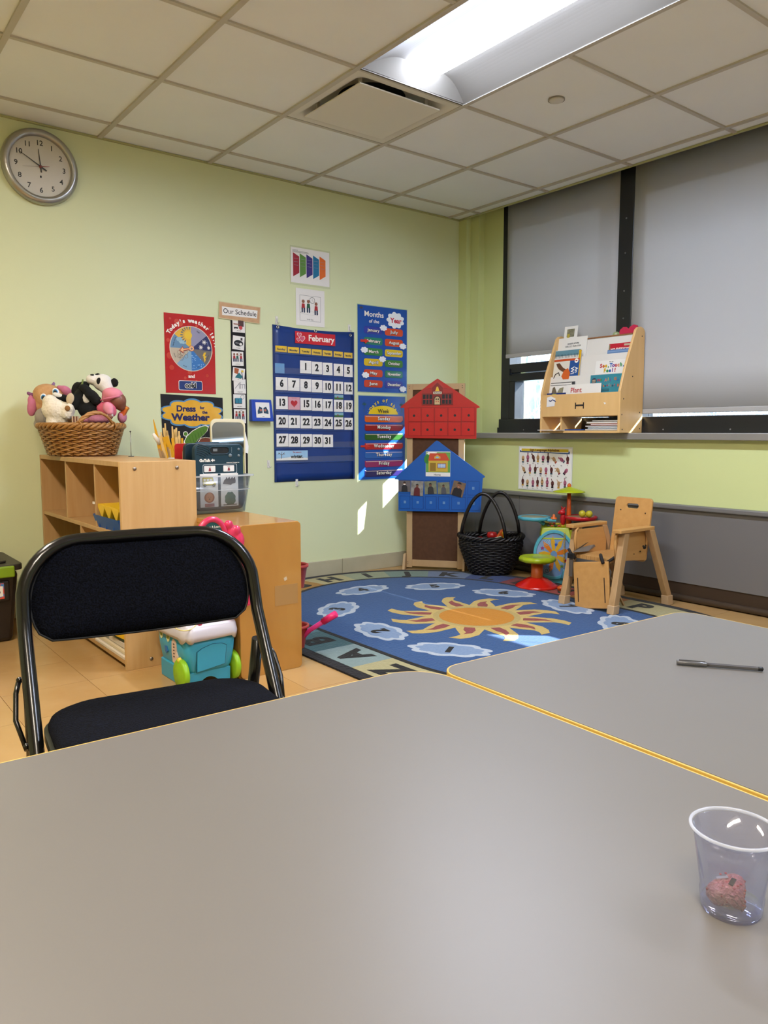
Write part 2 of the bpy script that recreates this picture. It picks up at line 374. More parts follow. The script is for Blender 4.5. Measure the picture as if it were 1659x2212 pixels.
# bare shrub outside
sh = thing('bare_shrub', 'pale leafless shrub twigs outside the windows', 'shrub', (1.6, -1.0, -.5))
g = G(); rr = random.Random(3)
for k in range(190):
    y = rr.uniform(-3.2, 3.0); x = rr.uniform(-.5, .6); z = .0; p = [(x, y, z)]; dx, dy = rr.uniform(-.06, .06), rr.uniform(-.12, .12)
    for i in range(7): z += .38; x += dx+rr.uniform(-.05, .05); y += dy+rr.uniform(-.12, .12); p.append((x, y, z))
    g.tube(p, [.006-.0006*i for i in range(8)], 4)
    for i in range(2, 7):
        q = p[i]; g.tube([q, (q[0]+rr.uniform(-.1, .1), q[1]+rr.uniform(-.3, .3), q[2]+rr.uniform(.05, .3))], [.004, .002], 3)
stuff(obj('twigs', g, M('#e8e2d8', .7), sh))
obj('stump', G().lathe([(.2, 0), (.12, .12), (.0001, .14)], 10), M('#6f6152', .9), sh)
hb = thing('sky_cover_bank', 'added blue-grey bank hiding the bright low sky beyond the twigs outside the windows', 'bank', (7.0, -1, -.6)); g = G(); V = []; F = []; rr2 = random.Random(8)  # bank added to cover the bright low sky, so the panes read dim blue
for i in range(41):
    y = -12+26*i/40; h_ = 2.9+.35*rr2.random(); V += [(0, y, 0), (.2+.2*rr2.random(), y, h_*.6), (.9, y, h_), (2.5, y, 0)]
for i in range(40):
    for k in range(3): a = 4*i+k; F.append((a, a+1, a+5, a+4))
obj('bank', g.add(V, F), M('#5b5f66', .95, col2='#8a8e92', scale=3, contrast=.15), hb)
box('ground', 1, 9, -9, 5, -.62, -.5, M('#c9cdd2', .9)); tag(bpy.data.objects['ground'], 'pale ground outside the windows', 'ground')
# ================================================================== wall clock
SILV = M('#a9a7a2', .32, metal=.85)
ck = BW('wall_clock', 'round silver-rimmed wall clock with black numerals showing ten to twelve', 'clock', -2.846, 2.247)
obj('bezel', G().lathe([(.176, .0), (.181, .012), (.176, .030), (.162, .042), (.148, .040), (.143, .030), (.1425, .018)], 56), SILV, ck)
obj('dial', G().lathe([(.0001, .018), (.146, .018)], 48), M('#c9c5bd', .5), ck)
obj('back_case', G().lathe([(.0001, .0), (.17, .0), (.17, .017), (.0001, .017)], 40), M('#444444', .5), ck)
for k in range(1, 13):
    a = PI/2-k*PI/6; text(str(k), .024, INK, ck, .112*math.cos(a), .112*math.sin(a), .0186, .02, name='numeral')
def hand(name, deg, L, B, w, m, z):
    a = PI/2-math.radians(deg); flat(name, rot2([(-B, -w), (L, -w*.3), (L, w*.3), (-B, w)], a), m, ck, z, .0008)
hand('hour_hand', 355, .082, .028, .0035, INK, .0225); hand('minute_hand', 300, .115, .032, .0035, INK, .0235)
hand('second_hand', 261, .085, .0, .0008, M('#55433c', .5), .0245); hand('second_hand_tail', 81, .042, .0, .003, M('#8d2226', .5), .0245)
obj('hub', G().lathe([(.007, .0186), (.007, .026), (.0001, .027)], 12), M('#6e2024', .5), ck)
rect('logo', -.004, .004, -.052, -.042, INK, ck, .0186)
obj('glass_cover', G().lathe([(.0001, .031), (.1435, .0295)], 40), glassmat('#ffffff', .97, .05, .06), ck)
# ================================================================== papers above the calendar
RB = ['#9a1c30', '#5c8a3c', '#3c2c78', '#15709a', '#dc6a26']
p = BW('strip_chart_paper', 'white laminated paper with five coloured slanted bars high on the wall', 'poster', -1.408, 1.862)
rect('laminate', -.004, .290, -.012, .222, M('#c9cfa8', .2), p, -.001); rect('sheet', 0, .283, 0, .212, PAPER, p)
for i, c_ in enumerate(RB):
    x = .015+.0485*i; flat('slanted_bar', [(x, .180), (x+.044, .160), (x+.044, .062), (x, .036)], M(c_, .5), p, .001)
    for k in range(6): rect('caption_line', x+.006, x+.036, .145-.010*k, .1466-.010*k, M('#8a8a99', .6), p, .0018) if k in (0, 2, 4) else None
for k in range(3): rect('caption_line', .011, (.05, .125, .13)[k], .196-.006*k, .1975-.006*k, INK, p, .001)
SKIN = M('#8a5a44', .6)
def seated(g_, x, y, s, parent, shirt, z=.0014):
    flat('head', circ(x, y+.050*s, .011*s, 12), SKIN, parent, z); flat('shirt', [(x-.013*s, y+.010*s), (x+.013*s, y+.010*s), (x+.010*s, y+.037*s), (x-.010*s, y+.037*s)], M(shirt, .6), parent, z)
    multi('trousers', [[(x-.012*s, y-.018*s), (x-.003*s, y-.018*s), (x-.002*s, y+.010*s), (x-.013*s, y+.010*s)], [(x+.003*s, y-.018*s), (x+.012*s, y-.018*s), (x+.013*s, y+.010*s), (x+.002*s, y+.010*s)]], M('#22304e', .6), parent, z)
def ring(x, y, r0, r1, m, parent, z=.001, ry=1, name='outline', n=24):
    o = obj(name, G().holed(circ(x, y, r1, n, r1*ry), circ(x, y, r0, n, r0*ry), z, z+.0005), m, parent); return o
p = BW('circle_time_paper', 'white sheet with three seated people and a clock, above the calendar', 'poster', -1.376, 1.606)
rect('sheet', 0, .212, 0, .226, PAPER, p)
obj('thin_frame', G().holed([(.028, .03), (.182, .03), (.182, .186), (.028, .186)], [(.0295, .0315), (.1805, .0315), (.1805, .1845), (.0295, .1845)], .001, .0014), M('#77777a', .5), p)
for x, y, c_ in ((.053, .098, '#a3262a'), (.091, .100, '#1f5a3c'), (.148, .090, '#a3262a')): seated(None, x, y, 1.0, p, c_)
ring(.120, .160, .0175, .0195, INK, p); multi('clock_hand', [[(.1195, .16), (.1205, .16), (.1205, .173)], [(.12, .1595), (.128, .152), (.1285, .153)]], INK, p, .001)
ring(.098, .080, .064, .066, INK, p, ry=.16); text('Circle Time', .007, INK, p, .103, .040)
# ================================================================== schedule
p = BW('schedule_strip', 'long narrow black felt strip hanging below the schedule sign', 'strip', -1.822, .62, off=.001)
flat('felt', [(0, 0), (.094, 0), (.098, .60), (.094, .990), (0, .990), (-.004, .6)], M('#18161a', .9), p, 0, .0015)
p = BW('schedule_sign', 'tan-bordered sign reading Our Schedule', 'sign', -1.897, 1.594, off=.006)
flat('laminate', [(-.003, .006), (.268, -.006), (.274, .095), (.002, .104)], M('#cfc9a0', .2), p, -.0006)
flat('border', [(0, .010), (.262, -.002), (.269, .091), (.004, .099)], M('#b98f66', .5, col2='#c9a27a', scale=30), p)
flat('card', [(.019, .026), (.246, .025), (.251, .072), (.019, .075)], PAPER, p, .001)
text('Our Schedule', .028, INK, p, .134, .049, .002, .004, rot=-.01, width=.215)
CARDT = ['play area', 'breakfast', 'circle time', 'art', 'playground', 'story time', 'circle time']
CLAB = ['toy truck and shelf', 'black plate and cup', 'three people below the plate card', 'brown pot and teal painter', 'playground slide outline', 'open blue book and clock', 'three people, just above mirror']
CPOS = [(-1.812, 1.528, .080, .076, 0), (-1.816, 1.430, .076, .080, -.07), (-1.820, 1.333, .076, .082, .02), (-1.822, 1.246, .078, .079, -.10), (-1.811, 1.170, .079, .084, .02), (-1.816, 1.084, .079, .082, .0), (-1.814, .995, .078, .083, .0)]
for i, (x, z, w_, h_, r_) in enumerate(CPOS):
    p = thing('schedule_card', 'small white picture card on the black strip with '+CLAB[i], 'card', (x, -.0048-.0016*(i == 3), z), rot=(PI/2, 0, 0), group='picture cards on the schedule strip')
    p.rotation_euler = Matrix.Rotation(PI/2, 3, 'X').to_euler() if r_ == 0 else (Matrix.Rotation(PI/2, 3, 'X') @ Matrix.Rotation(r_, 3, 'Z')).to_euler()
    rect('sheet', 0, w_, 0, h_, PAPER, p, 0, .001); text(CARDT[i], .005, INK, p, w_/2, .010, .0014)
    if i in (2, 6):
        for q, c_ in ((.016, '#a3262a'), (.036, '#1f5a4c'), (.060, '#a3262a')): seated(None, q, .035, .62, p, c_)
        ring(.048, .068, .008, .0095, INK, p); ring(.038, .026, .031, .0325, INK, p, ry=.15)
    elif i == 0:
        rect('toy_shelf', .036, .072, .035, .073, M('#4b2f2c', .6), p, .0012); rect('table', .006, .045, .045, .050, M('#8c4a34', .6), p, .002); flat('red_block', circ(.052, .028, .012, 8), M('#b93a40', .6), p, .0024)
        obj('truck', G().prism([(.008, .024), (.034, .024), (.034, .030), (.010, .030)], .002, .0026).prism(circ(.014, .023, .004, 8), .0026, .003).prism(circ(.028, .023, .004, 8), .0026, .003), INK, p)
    elif i == 1:
        flat('plate', circ(.038, .038, .030, 24, .018), INK, p, .0012); flat('egg', circ(.052, .034, .009, 14, .008), PAPER, p, .002); rect('cup', .050, .062, .056, .071, M('#3a2c34', .6), p, .0012); rect('fork', .018, .040, .037, .039, PAPER, p, .002)
    elif i == 3:
        flat('pot', [(.010, .046), (.034, .042), (.038, .074), (.008, .076)], M('#a8562c', .6), p, .0012); flat('painter', [(.016, .020), (.055, .018), (.066, .030), (.040, .052), (.022, .030)], M('#1c6a74', .6), p, .002); rect('brush_head', .054, .068, .056, .068, M('#d9b830', .6), p, .0012); flat('brush', [(.054, .056), (.058, .058), (.070, .014), (.066, .014)], M('#22304e', .6), p, .0026)
    elif i == 4:
        g = G()
        for a, b in (((.008, .030), (.036, .060)), ((.036, .060), (.036, .028)), ((.044, .028), (.044, .060)), ((.036, .062), (.046, .066)), ((.044, .052), (.072, .054)), ((.056, .030), (.056, .053)), ((.072, .028), (.072, .055))): g.tube([(a[0], a[1], .0015), (b[0], b[1], .0015)], .0011, 4)
        obj('slide', g, M('#333a55', .6), p)
    elif i == 5:
        rect('book', .008, .056, .026, .058, INK, p, .0012); rect('page', .012, .031, .030, .060, M('#2a7a94', .6), p, .002); rect('page', .033, .053, .030, .060, M('#2a7a94', .6), p, .002); ring(.058, .066, .011, .0125, INK, p, .0028)
# blue box with hands card
p = BW('blue_box', 'bright blue wall pocket box holding a white card with two people', 'box', -1.713, 1.007, off=.0)
obj('box_body', G().add([(0, 0, 0), (.147, 0, 0), (.139, .131, 0), (.004, .131, 0), (0, 0, .045), (.147, 0, .045), (.139, .131, .028), (.004, .131, .028)], [(0, 3, 2, 1), (4, 5, 6, 7), (0, 1, 5, 4), (1, 2, 6, 5), (2, 3, 7, 6), (3, 0, 4, 7)]), M('#1742a8', .4), p, .003)
T_ = Matrix.Translation((0, 0, .046)) @ Matrix.Rotation(-.125, 4, 'X')
cdp = bpy.data.objects.new('picture_card', G and None); sc.collection.objects.link(cdp); cdp.parent = p; cdp.matrix_local = T_
rect('sheet', .028, .122, .022, .114, PAPER, cdp, 0, .001)
for s_ in (-1, 1):
    flat('figure', [(.075+s_*.004, .050), (.075+s_*.036, .044), (.075+s_*.036, .062), (.075+s_*.022, .090), (.075+s_*.004, .080)], M('#1f4257', .6), cdp, .0015); flat('face', circ(.075+s_*.015, .068, .008, 10), M('#b06a5c', .6), cdp, .0022)
rect('caption_line', .068, .082, .028, .030, INK, cdp, .0015)
# ================================================================== weather poster
p = BW('weather_poster', 'red weather poster with a round dial, reading Today\'s weather is... and cold', 'poster', -2.228, 1.163)
rect('sheet', 0, .302, 0, .440, M('#bb2320', .22, col2='#b01a1c', scale=8), p)
rr = random.Random(5)
for k in range(22):
    x, y, r = rr.uniform(.02, .285), rr.uniform(.02, .42), rr.uniform(.006, .019); flat('orange_dot', circ(x, y, r, 16), M('#c2391f', .3), p, .0008, .0003)
W_ = M('#f1ece2', .4)
arctext("Today's weather is...", .021, W_, p, .156, .252, .155, math.radians(147), math.radians(8), .0016, .08)
flat('dial_rim', circ(.156, .251, .129, 48, .127), M('#d6c8b4', .5), p, .001)
seg = [('#5f86a8', 142, 180, 'partly cloudy'), ('#bdae98', 180, 225, 'cloudy'), ('#7fa4bf', 225, 270, 'windy'), ('#2e70b4', 270, 315, 'rainy'), ('#6b6560', 315, 357, 'stormy'), ('#141f58', 357, 400, 'snowy'), ('#8e8aa4', 40, 90, 'foggy'), ('#dfae1e', 90, 142, 'sunny')]
for c_, a, b, tx in seg:
    n = 9; pts = [(.156, .251)]+[(.156+.124*math.cos(math.radians(a+(b-a)*i/n)), .251+.123*math.sin(math.radians(a+(b-a)*i/n))) for i in range(n+1)]
    s_ = flat('dial_wedge', pts, M(c_, .45, col2=None), p, .0018)
    am = math.radians((a+b)/2); text(tx, .007, INK if tx not in ('snowy', 'sunny') else M('#6b5a20', .5) if tx == 'sunny' else M('#8fa0d8', .5), s_, .156+.107*math.cos(am), .251+.107*math.sin(am), .0027, .0, rot=am-PI/2 if math.sin(am) > 0 else am+PI/2)
flat('sun_patch', circ(.140, .325, .022, 18), M('#e3bd20', .45), p, .0026)
for k in range(9):
    a = math.radians(80+k*20); multi('sun_beam', [rot2([(.030, -.0022), (.052, -.0045), (.052, .0045), (.030, .0022)], a)] and [[(x+.140, y+.325) for x, y in rot2([(.030, -.0015), (.047, -.004), (.047, .004), (.030, .0015)], a)]], M('#4f6270', .5), p, .0026)
for x, y, r in ((.235, .292, .014), (.214, .262, .013), (.262, .262, .010)):
    multi('snowflake', [[(x+u, y+v) for u, v in rot2([(-r, -.0014), (r, -.0014), (r, .0014), (-r, .0014)], PI*k/4)] for k in range(4)], W_, p, .0026)
flat('lightning', [(.232, .234), (.246, .236), (.238, .215), (.248, .215), (.238, .198), (.243, .196), (.236, .178), (.228, .208), (.234, .211), (.224, .214)], M('#e2b822', .4), p, .0026)
for k in range(26):
    a = math.radians(rr.uniform(272, 313)); r = rr.uniform(.035, .115); x, y = .156+r*math.cos(a), .251+r*math.sin(a); flat('raindrop', circ(x, y, .0016, 6, .003), M('#a8cbe8', .4), p, .0026, .0003)
flat('cloud', cloudpts(.105, .285, .022, .010), M('#9dbfce', .5), p, .0026); flat('cloud', cloudpts(.085, .300, .018, .012), M('#8fb2c4', .5), p, .0032)
for k in range(8): ring(.075+rr.uniform(0, .05), .205+rr.uniform(-.02, .03), .010, .0113, M('#6e5d4c', .5), p, .0026, n=10)
AR = M('#e9b27a', .4); AO = M('#a8322a', .4)
flat('pointer', [(.145, .256), (.142, .244), (.110, .236), (.108, .222), (.082, .238), (.104, .262), (.109, .250)], AO, p, .004); flat('pointer_face', [(.143, .253), (.141, .247), (.108, .240), (.106, .228), (.088, .239), (.102, .256), (.107, .247)], AR, p, .005)
ring(.156, .252, .006, .014, AR, p, .005, name='pointer_hub'); ring(.156, .252, .013, .016, AO, p, .0045, name='pointer_hub_edge')
text('and', .019, W_, p, .154, .096, .0015, .05)
rect('cold_card', .075, .218, .016, .071, W_, p, .001, r=.008); rect('cold_card_face', .078, .215, .019, .068, M('#122a66', .35, col2='#18377a', scale=40), p, .0018, r=.007)
text('cold', .027, W_, p, .146, .044, .0028, .16); text('cold', .027, INK, p, .146, .044, .0036, .05)
# ================================================================== dress for the weather
p = BW('dress_poster', 'black poster with yellow cloud title Dress for the Weather', 'poster', -2.261, .86)
flat('sheet', [(.0, .295), (.377, .283), (.377, .0), (.006, .0)], M('#141318', .8), p)
flat('cloud_edge', cloudpts(.187, .190, .185, .080, 10, .10, n=90), M('#4f86b4', .3), p, .001); flat('cloud_face', cloudpts(.187, .190, .176, .071, 10, .10, n=90), M('#dba21c', .25, col2='#e2b032', scale=14), p, .002)
NV = M('#1c1a52', .4)
text('Dress', .033, NV, p, .148, .214, .003, .06, rot=.0, width=.115); text('for', .016, NV, p, .246, .222, .003, .06); text('the', .017, NV, p, .262, .196, .003, .06); text('Weather', .037, NV, p, .175, .165, .003, .07, width=.235)
hat = [(.135, .030), (.150, .058), (.185, .088), (.225, .108), (.262, .118), (.280, .110), (.270, .085), (.245, .062), (.215, .040), (.190, .0), (.140, .0)]
flat('hat_edge', [(.205+(x-.205)*1.08, .055+(y-.055)*1.10) for x, y in hat], W_, p, .001); flat('green_hat', hat, M('#4f7a1c', .4), p, .002)
flat('hat_pompom_edge', circ(.141, .072, .015, 14), W_, p, .0014); flat('hat_pompom', circ(.141, .072, .011, 14), M('#4f7a1c', .4), p, .0026)
for k in range(6): x = .160+.018*k; flat('hat_rib', [(x, .058+.008*k), (x+.0018, .058+.008*k), (x+.016, .012+.006*k), (x+.014, .012+.006*k)], M('#31560f', .5), p, .003)
bt = [(.200, .0), (.235, .046), (.262, .050), (.305, .045), (.322, .052), (.312, .020), (.300, .0)]
flat('boot_edge', [(.26+(x-.26)*1.10, .020+(y-.020)*1.10) for x, y in bt], W_, p, .001); flat('brown_boot', bt, M('#6e2f16', .5), p, .0016)
# ================================================================== pocket calendar
BLU = M('#163a80', .32, col2='#12306e', scale=5, bump=.15)
p = BW('pocket_calendar', 'large blue hanging pocket calendar chart with rows of clear pockets', 'calendar', -1.545, .633, off=.001)
g = G(); V = []; F = []; nx, ny = 12, 20
for j in range(ny+1):
    for i in range(nx+1): V.append((.610*i/nx, .962*j/ny-(.012*math.sin(PI*i/nx) if j == ny else 0), .003+.002*math.sin(i*1.1+j*.4)*(1 if j < 5 else .3)))
for j in range(ny):
    for i in range(nx): a = j*(nx+1)+i; F.append((a, a+1, a+nx+2, a+nx+1))
g.add(V, F, None, True); o = obj('backing', g, BLU, p); m_ = o.modifiers.new('s', 'SOLIDIFY'); m_.thickness = .002
CLR = glassmat('#ffffff', .985, .12, .10)
ROWZ = [.793, .671, .557, .443, .325, .213, .122]
for k, z in enumerate(ROWZ):
    box('pocket_seam', .006, .606, z-.006, z-.002, .0055, .0075, M('#1f478f', .3), p); box('clear_pocket', .008, .604, z-.001, z+(.034 if k else .030), .0092, .0096, CLR, p)
for x in (.006, .600): box('side_hem', x-.004, x+.006, .0, .960, .005, .007, M('#122f6b', .4), p)
for x, z in ((.035, .948), (.307, .945), (.578, .940)): obj('grommet', G().lathe([(.005, 0), (.010, 0), (.010, .003), (.005, .003), (.005, 0)], 14, Matrix.Translation((x, z, .006))), M('#cccccc', .25, metal=.9), p)
def card(name, label, x, z, w_, h_, grp, mat=PAPER, y=-.0078, tilt=0):
    t = thing(name, label, 'card', (x, y, z), rot=(Matrix.Rotation(PI/2, 3, 'X') @ Matrix.Rotation(tilt, 3, 'Z')).to_euler(), group=grp)
    rect('card_face', -w_/2, w_/2, -h_/2, h_/2, mat, t, 0, .0006); return t
CX = [.057, .144, .232, .316, .397, .481, .560]; CW = [.084, .084, .083, .078, .076, .074, .068]; RZ = [.715, .601, .484, .370, .254]
NW = 'zero one two three four five six seven eight nine ten eleven twelve thirteen fourteen fifteen sixteen seventeen eighteen nineteen twenty twenty-one twenty-two twenty-three twenty-four twenty-five twenty-six twenty-seven twenty-eight twenty-nine thirty thirty-one'.split()
n = 0
for r in range(5):
    for c_ in range(7):
        if r == 0 and c_ < 2: continue
        n += 1
        if n > 31: break
        x = -1.545+CX[c_]; z = .633+RZ[r]+(-.002*c_+.006); hh_ = .078 if r < 4 else .080
        if n == 14:
            t = card('date_card', 'pink calendar card with a red heart instead of the fourteenth', x, z, CW[c_], hh_, 'date cards in the blue calendar', M('#cf9aa4', .4))
            hp = [(.026*16*math.sin(a)**3/17, .026*(13*math.cos(a)-5*math.cos(2*a)-2*math.cos(3*a)-math.cos(4*a))/17) for a in [2*PI*i/28 for i in range(28)]]
            flat('heart', hp, M('#b3262e', .5), t, .001); text("Valentine's Day", .004, M('#a02030', .5), t, 0, .033, .001)
        else:
            t = card('date_card', 'white calendar card printed with the number '+NW[n], x, z, CW[c_], hh_, 'date cards in the blue calendar', tilt=rr.uniform(-.012, .012))
            text(str(n), .041, INK, t, 0, 0, .001, .065, sx=.86)
for i, d_ in enumerate(['Sunday', 'Monday', 'Tuesday', 'Wednesday', 'Thursday', 'Friday', 'Saturday']):
    t = card('weekday_card', 'small yellow calendar card printed %s' % d_, -1.545+CX[i], .633+.818-.0016*i, CW[i]-.003, .036, 'weekday cards in the blue calendar', M('#e0b92a', .4))
    text(d_, .011, INK, t, 0, -.002, .001, .05, width=(CW[i]-.003)*.72)
t = card('month_card', 'red calendar header card with hearts, printed February', -1.545+.307, .633+.897, .300, .073, None, M('#c3202e', .35), y=-.0085)
text('February', .036, W_, t, .044, .0, .001, .035, width=.195)
for x, y, s_ in ((-.120, .016, .018), (-.100, -.006, .024), (-.126, -.014, .015)):
    hp = [(x+s_*16*math.sin(a)**3/17, y+s_*(13*math.cos(a)-5*math.cos(2*a)-2*math.cos(3*a)-math.cos(4*a))/17) for a in [2*PI*i/24 for i in range(24)]]
    flat('heart_edge', hp, W_, t, .0008); flat('heart', [(x+(u-x)*.82, y+(v_-y)*.82) for u, v_ in hp], M('#cf5a74', .5), t, .0016)
t = card('season_card', 'light blue calendar card with a bare tree, reading The season is winter', -1.545+.126, .633+.164, .230, .060, None, M('#8db6d6', .4, col2='#a9cbe2', scale=6))
flat('snow', [(-.115, -.030), (.115, -.030), (.115, -.018), (.0, -.010), (-.115, -.020)], PAPER, t, .0008)
text('winter.', .022, INK, t, .035, -.008, .0015, .05); text('The season is', .008, M('#b03a3a', .5), t, .035, .019, .0015, .02)
g = G()
for a, b, r_ in (((-.078, -.020), (-.077, .004), .002), ((-.077, .004), (-.098, .018), .0013), ((-.077, .002), (-.056, .018), .0013), ((-.077, .004), (-.074, .024), .0013), ((-.09, .013), (-.102, .010), .001), ((-.065, .011), (-.052, .008), .001)): g.tube([(a[0], a[1], .0012), (b[0], b[1], .0012)], r_, 4)
obj('bare_tree', g, M('#6b4a30', .7), t)
for i, (x, z) in enumerate(((.484, .634), (.484, .519))):
    t = card('photo_slip', 'small landscape picture tucked above the %s card' % ('eighteen' if i == 0 else 'twenty-five'), -1.545+x, z+.633-.096, .070, .030, 'picture slips in the calendar', M('#7fa9b8', .4), y=-.0071)
    rect('grass', -.035, .035, -.015, -.004, M('#3f6b35', .6), t, .001); flat('red_coat', circ(-.010, -.002, .005, 8), M('#a83a44', .6), t, .0016)
t = card('blank_blue_card', 'empty pale blue card in the first pocket of the calendar', -1.545+.045, .633+.700, .066, .060, None, M('#6a97c4', .2))
# adhesive hooks
def hook(x, z, label):
    h = BW('adhesive_hook', label, 'hook', x, z, group='white adhesive wall hooks', off=.0)
    box('hook_base', -.010, .010, -.024, .024, 0, .004, M('#dcdad2', .3), h, .003)
    obj('wire_hook', G().tube([(0, .010, .005), (0, -.008, .006), (.002, -.018, .012), (.006, -.020, .018), (.008, -.012, .020)], .0016, 6), M('#b9b9b9', .3, metal=.8), h)
hook(-1.514, 1.622, 'white adhesive hook holding the left corner of the calendar'); hook(-.972, 1.618, 'white adhesive hook holding the right corner of the calendar')
hook(-1.585, .746, 'white adhesive hook alone on the wall left of the calendar'); hook(-1.385, .622, 'white adhesive hook just under the bottom edge of the calendar')
# ================================================================== months poster
PB = M('#17489c', .25, col2='#1450a4', scale=4)
p = BW('months_poster', 'blue poster reading Months of the Year with coloured month buttons', 'poster', -.905, 1.215)
rect('laminate', -.004, .424, -.010, .568, M('#a9bfa0', .15), p, -.0006); rect('sheet', 0, .419, -.004, .563, PB, p)
text('Months', .034, W_, p, .135, .508, .0015, .02, width=.160); text('of the', .022, W_, p, .135, .463, .0015, .01, width=.085)
flat('title_cloud', cloudpts(.318, .486, .072, .052, 9, .14), M('#e9eef2', .4), p, .001); text('Year', .032, M('#c01f3c', .4), p, .322, .482, .002, .05, width=.100)
ML = ['January', 'February', 'March', 'April', 'May', 'June']; MR = ['July', 'August', 'September', 'October', 'November', 'December']
MCL = ['#2c3a9c', '#1f7a64', '#2d7a3a', '#d6b312', '#c8401a', '#c23a18']; MCR = ['#d2481c', '#cc4416', '#d8b820', '#3d7a2c', '#1f6e4c', '#2e3a94']
for i in range(6):
    y = (.404, .333, .263, .193, .121, .051)[i]
    for x0, nm, c_ in ((.050, ML[i], MCL[i]), (.226, MR[i], MCR[i])):
        b = obj('month_button', G().prism(rrect(x0, x0+.156, y-.024, y+.024, .014), .0008, .0035), M(c_, .25), p, .0015)
        rect('button_face', x0+.008, x0+.148, y-.017, y+.017, M(c_, .2, spec=.8), b, .0036, .0008, r=.010)
        text(nm, .0195, INK, b, x0+.078, y-.001, .0048, .10, width=.0175*len(nm)*.62+.030); text(nm, .0195, W_, b, x0+.078, y, .0056, .02, width=.0175*len(nm)*.62+.026)
for x, y in ((.210, .426), (.379, .315), (.050, .271), (.202, .218), (.059, .106), (.380, .024)): flat('small_cloud', cloudpts(x, y, .029, .019, 7, .15), M('#e4e8ee', .4), p, .007)
flat('arrow', [(.018, .322), (.055, .322), (.055, .314), (.088, .330), (.055, .345), (.055, .338), (.018, .338)], M('#c22a20', .3), p, .0075)
for x, y in ((.03, .545),): rect('staple', x-.012, x+.012, y-.006, y+.006, M('#5a5a60', .3, metal=.6), p, .001)
# ================================================================== days poster
p = BW('days_poster', 'blue poster reading Days of the Week with a column of coloured day bars', 'poster', -.900, .622)
rect('laminate', -.004, .404, -.008, .568, M('#a9bfa0', .15), p, -.0006); rect('sheet', 0, .400, 0, .563, PB, p)
arctext('Days of the', .024, M('#e5c83a', .4), p, .209, .412, .122, math.radians(149), math.radians(31), .003, .05)
flat('sun_dome', [(.082, .441)]+[(.209+.127*math.cos(a), .441+.058*math.sin(a)) for a in [PI-PI*i/16 for i in range(17)]], M('#e3c312', .35), p, .001)
for i in range(18): a = PI-PI*i/17; flat('dot', circ(.209+.135*math.cos(a), .445+.068*math.sin(a), .0018, 6), M('#9fb6de', .4), p, .001)
text('Week', .027, INK, p, .209, .461, .002, .03)
for (nm, c_), y in zip((('Sunday', '#cf5a18'), ('Monday', '#8c1018'), ('Tuesday', '#2c5c24'), ('Wednesday', '#b01e28'), ('Thursday', '#1a5aa8'), ('Friday', '#8c1a5a'), ('Saturday', '#28205c')), (.411, .353, .290, .226, .167, .107, .042)):
    b = obj('day_bar', G().prism([(.050, y+.020), (.376, y+.020), (.380, y+.012), (.380, y-.010), (.362, y-.024), (.060, y-.024), (.050, y-.016)], .0008, .004), M(c_, .2, spec=.7), p, .0015)
    rect('bar_highlight', .056, .372, y+.013, y+.016, M('#d9c3c3', .2), b, .0042, .0004)
    text(nm, .022, INK, b, .214, y-.001, .0045, .10, sp=1.15); text(nm, .022, W_, b, .212, y, .0053, .03, sp=1.18)
for x in (.045, .365):
    g = G().prism([(x-.002, .455), (x+.002, .455), (x+.004, .50), (x+.001, .50)], .0008, .0012)
    for k in range(6): a = math.radians(20+28*k); g.prism([(x+.002+u, .50+v_) for u, v_ in rot2([(0, -.0015), (.012, .002), (.024, -.004), (.012, -.003)], a)], .001, .0014)
    obj('palm_tree', g, M('#1d4f4a', .5), p)
flat('arrow', [(.013, .219), (.055, .219), (.055, .210), (.092, .225), (.055, .240), (.055, .232), (.013, .232)], M('#c22a20', .3), p, .0055)
# ================================================================== sign language poster (right wall)
p = thing('sign_language_poster', 'white Sign Language Alphabet poster with rows of hand signs', 'poster', (-.019, -.625, .565), rot=(PI/2, 0, -PI/2))
p.location = (-.003, -.625, .563)
p.rotation_euler = (PI/2, 0, -PI/2)
rect('laminate', -.008, .446, -.006, .284, M('#d2d4cf', .12), p); rect('sheet', .0, .438, .002, .276, PAPER, p, .0006)
rect('yellow_band', .018, .412, .252, .270, M('#cdb21c', .35), p, .0014); flat('blue_ribbon', [(.003, .246), (.423, .240), (.423, .256), (.414, .256), (.414, .246), (.012, .252), (.012, .258), (.003, .258)], M('#1b4a80', .4), p, .002)
text('Sign Language Alphabet', .015, M('#5a1418', .4), p, .215, .261, .003, .02, width=.250)
HC = ['#c49a6c', '#b0607c', '#5e2a28']; CUF = ['#2a5060', '#7a1a34', '#1c1c28', '#c79a2c', '#1c4a3a', '#221a4a', '#a8442a']
HP = [(.032, .205, 'A'), (.074, .211, 'B'), (.122, .212, 'C'), (.162, .211, 'D'), (.206, .210, 'E'), (.248, .211, 'F'), (.297, .204, 'G'), (.358, .204, 'H'), (.408, .208, 'I'), (.039, .131, 'J'), (.095, .133, 'K'), (.141, .135, 'L'), (.188, .132, 'M'), (.233, .134, 'N'), (.278, .135, 'O'), (.331, .135, 'P'), (.398, .133, 'Q'), (.033, .050, 'R'), (.075, .046, 'S'), (.123, .046, 'T'), (.163, .050, 'U'), (.202, .052, 'V'), (.245, .052, 'W'), (.289, .047, 'X'), (.340, .047, 'Y'), (.391, .055, 'Z')]
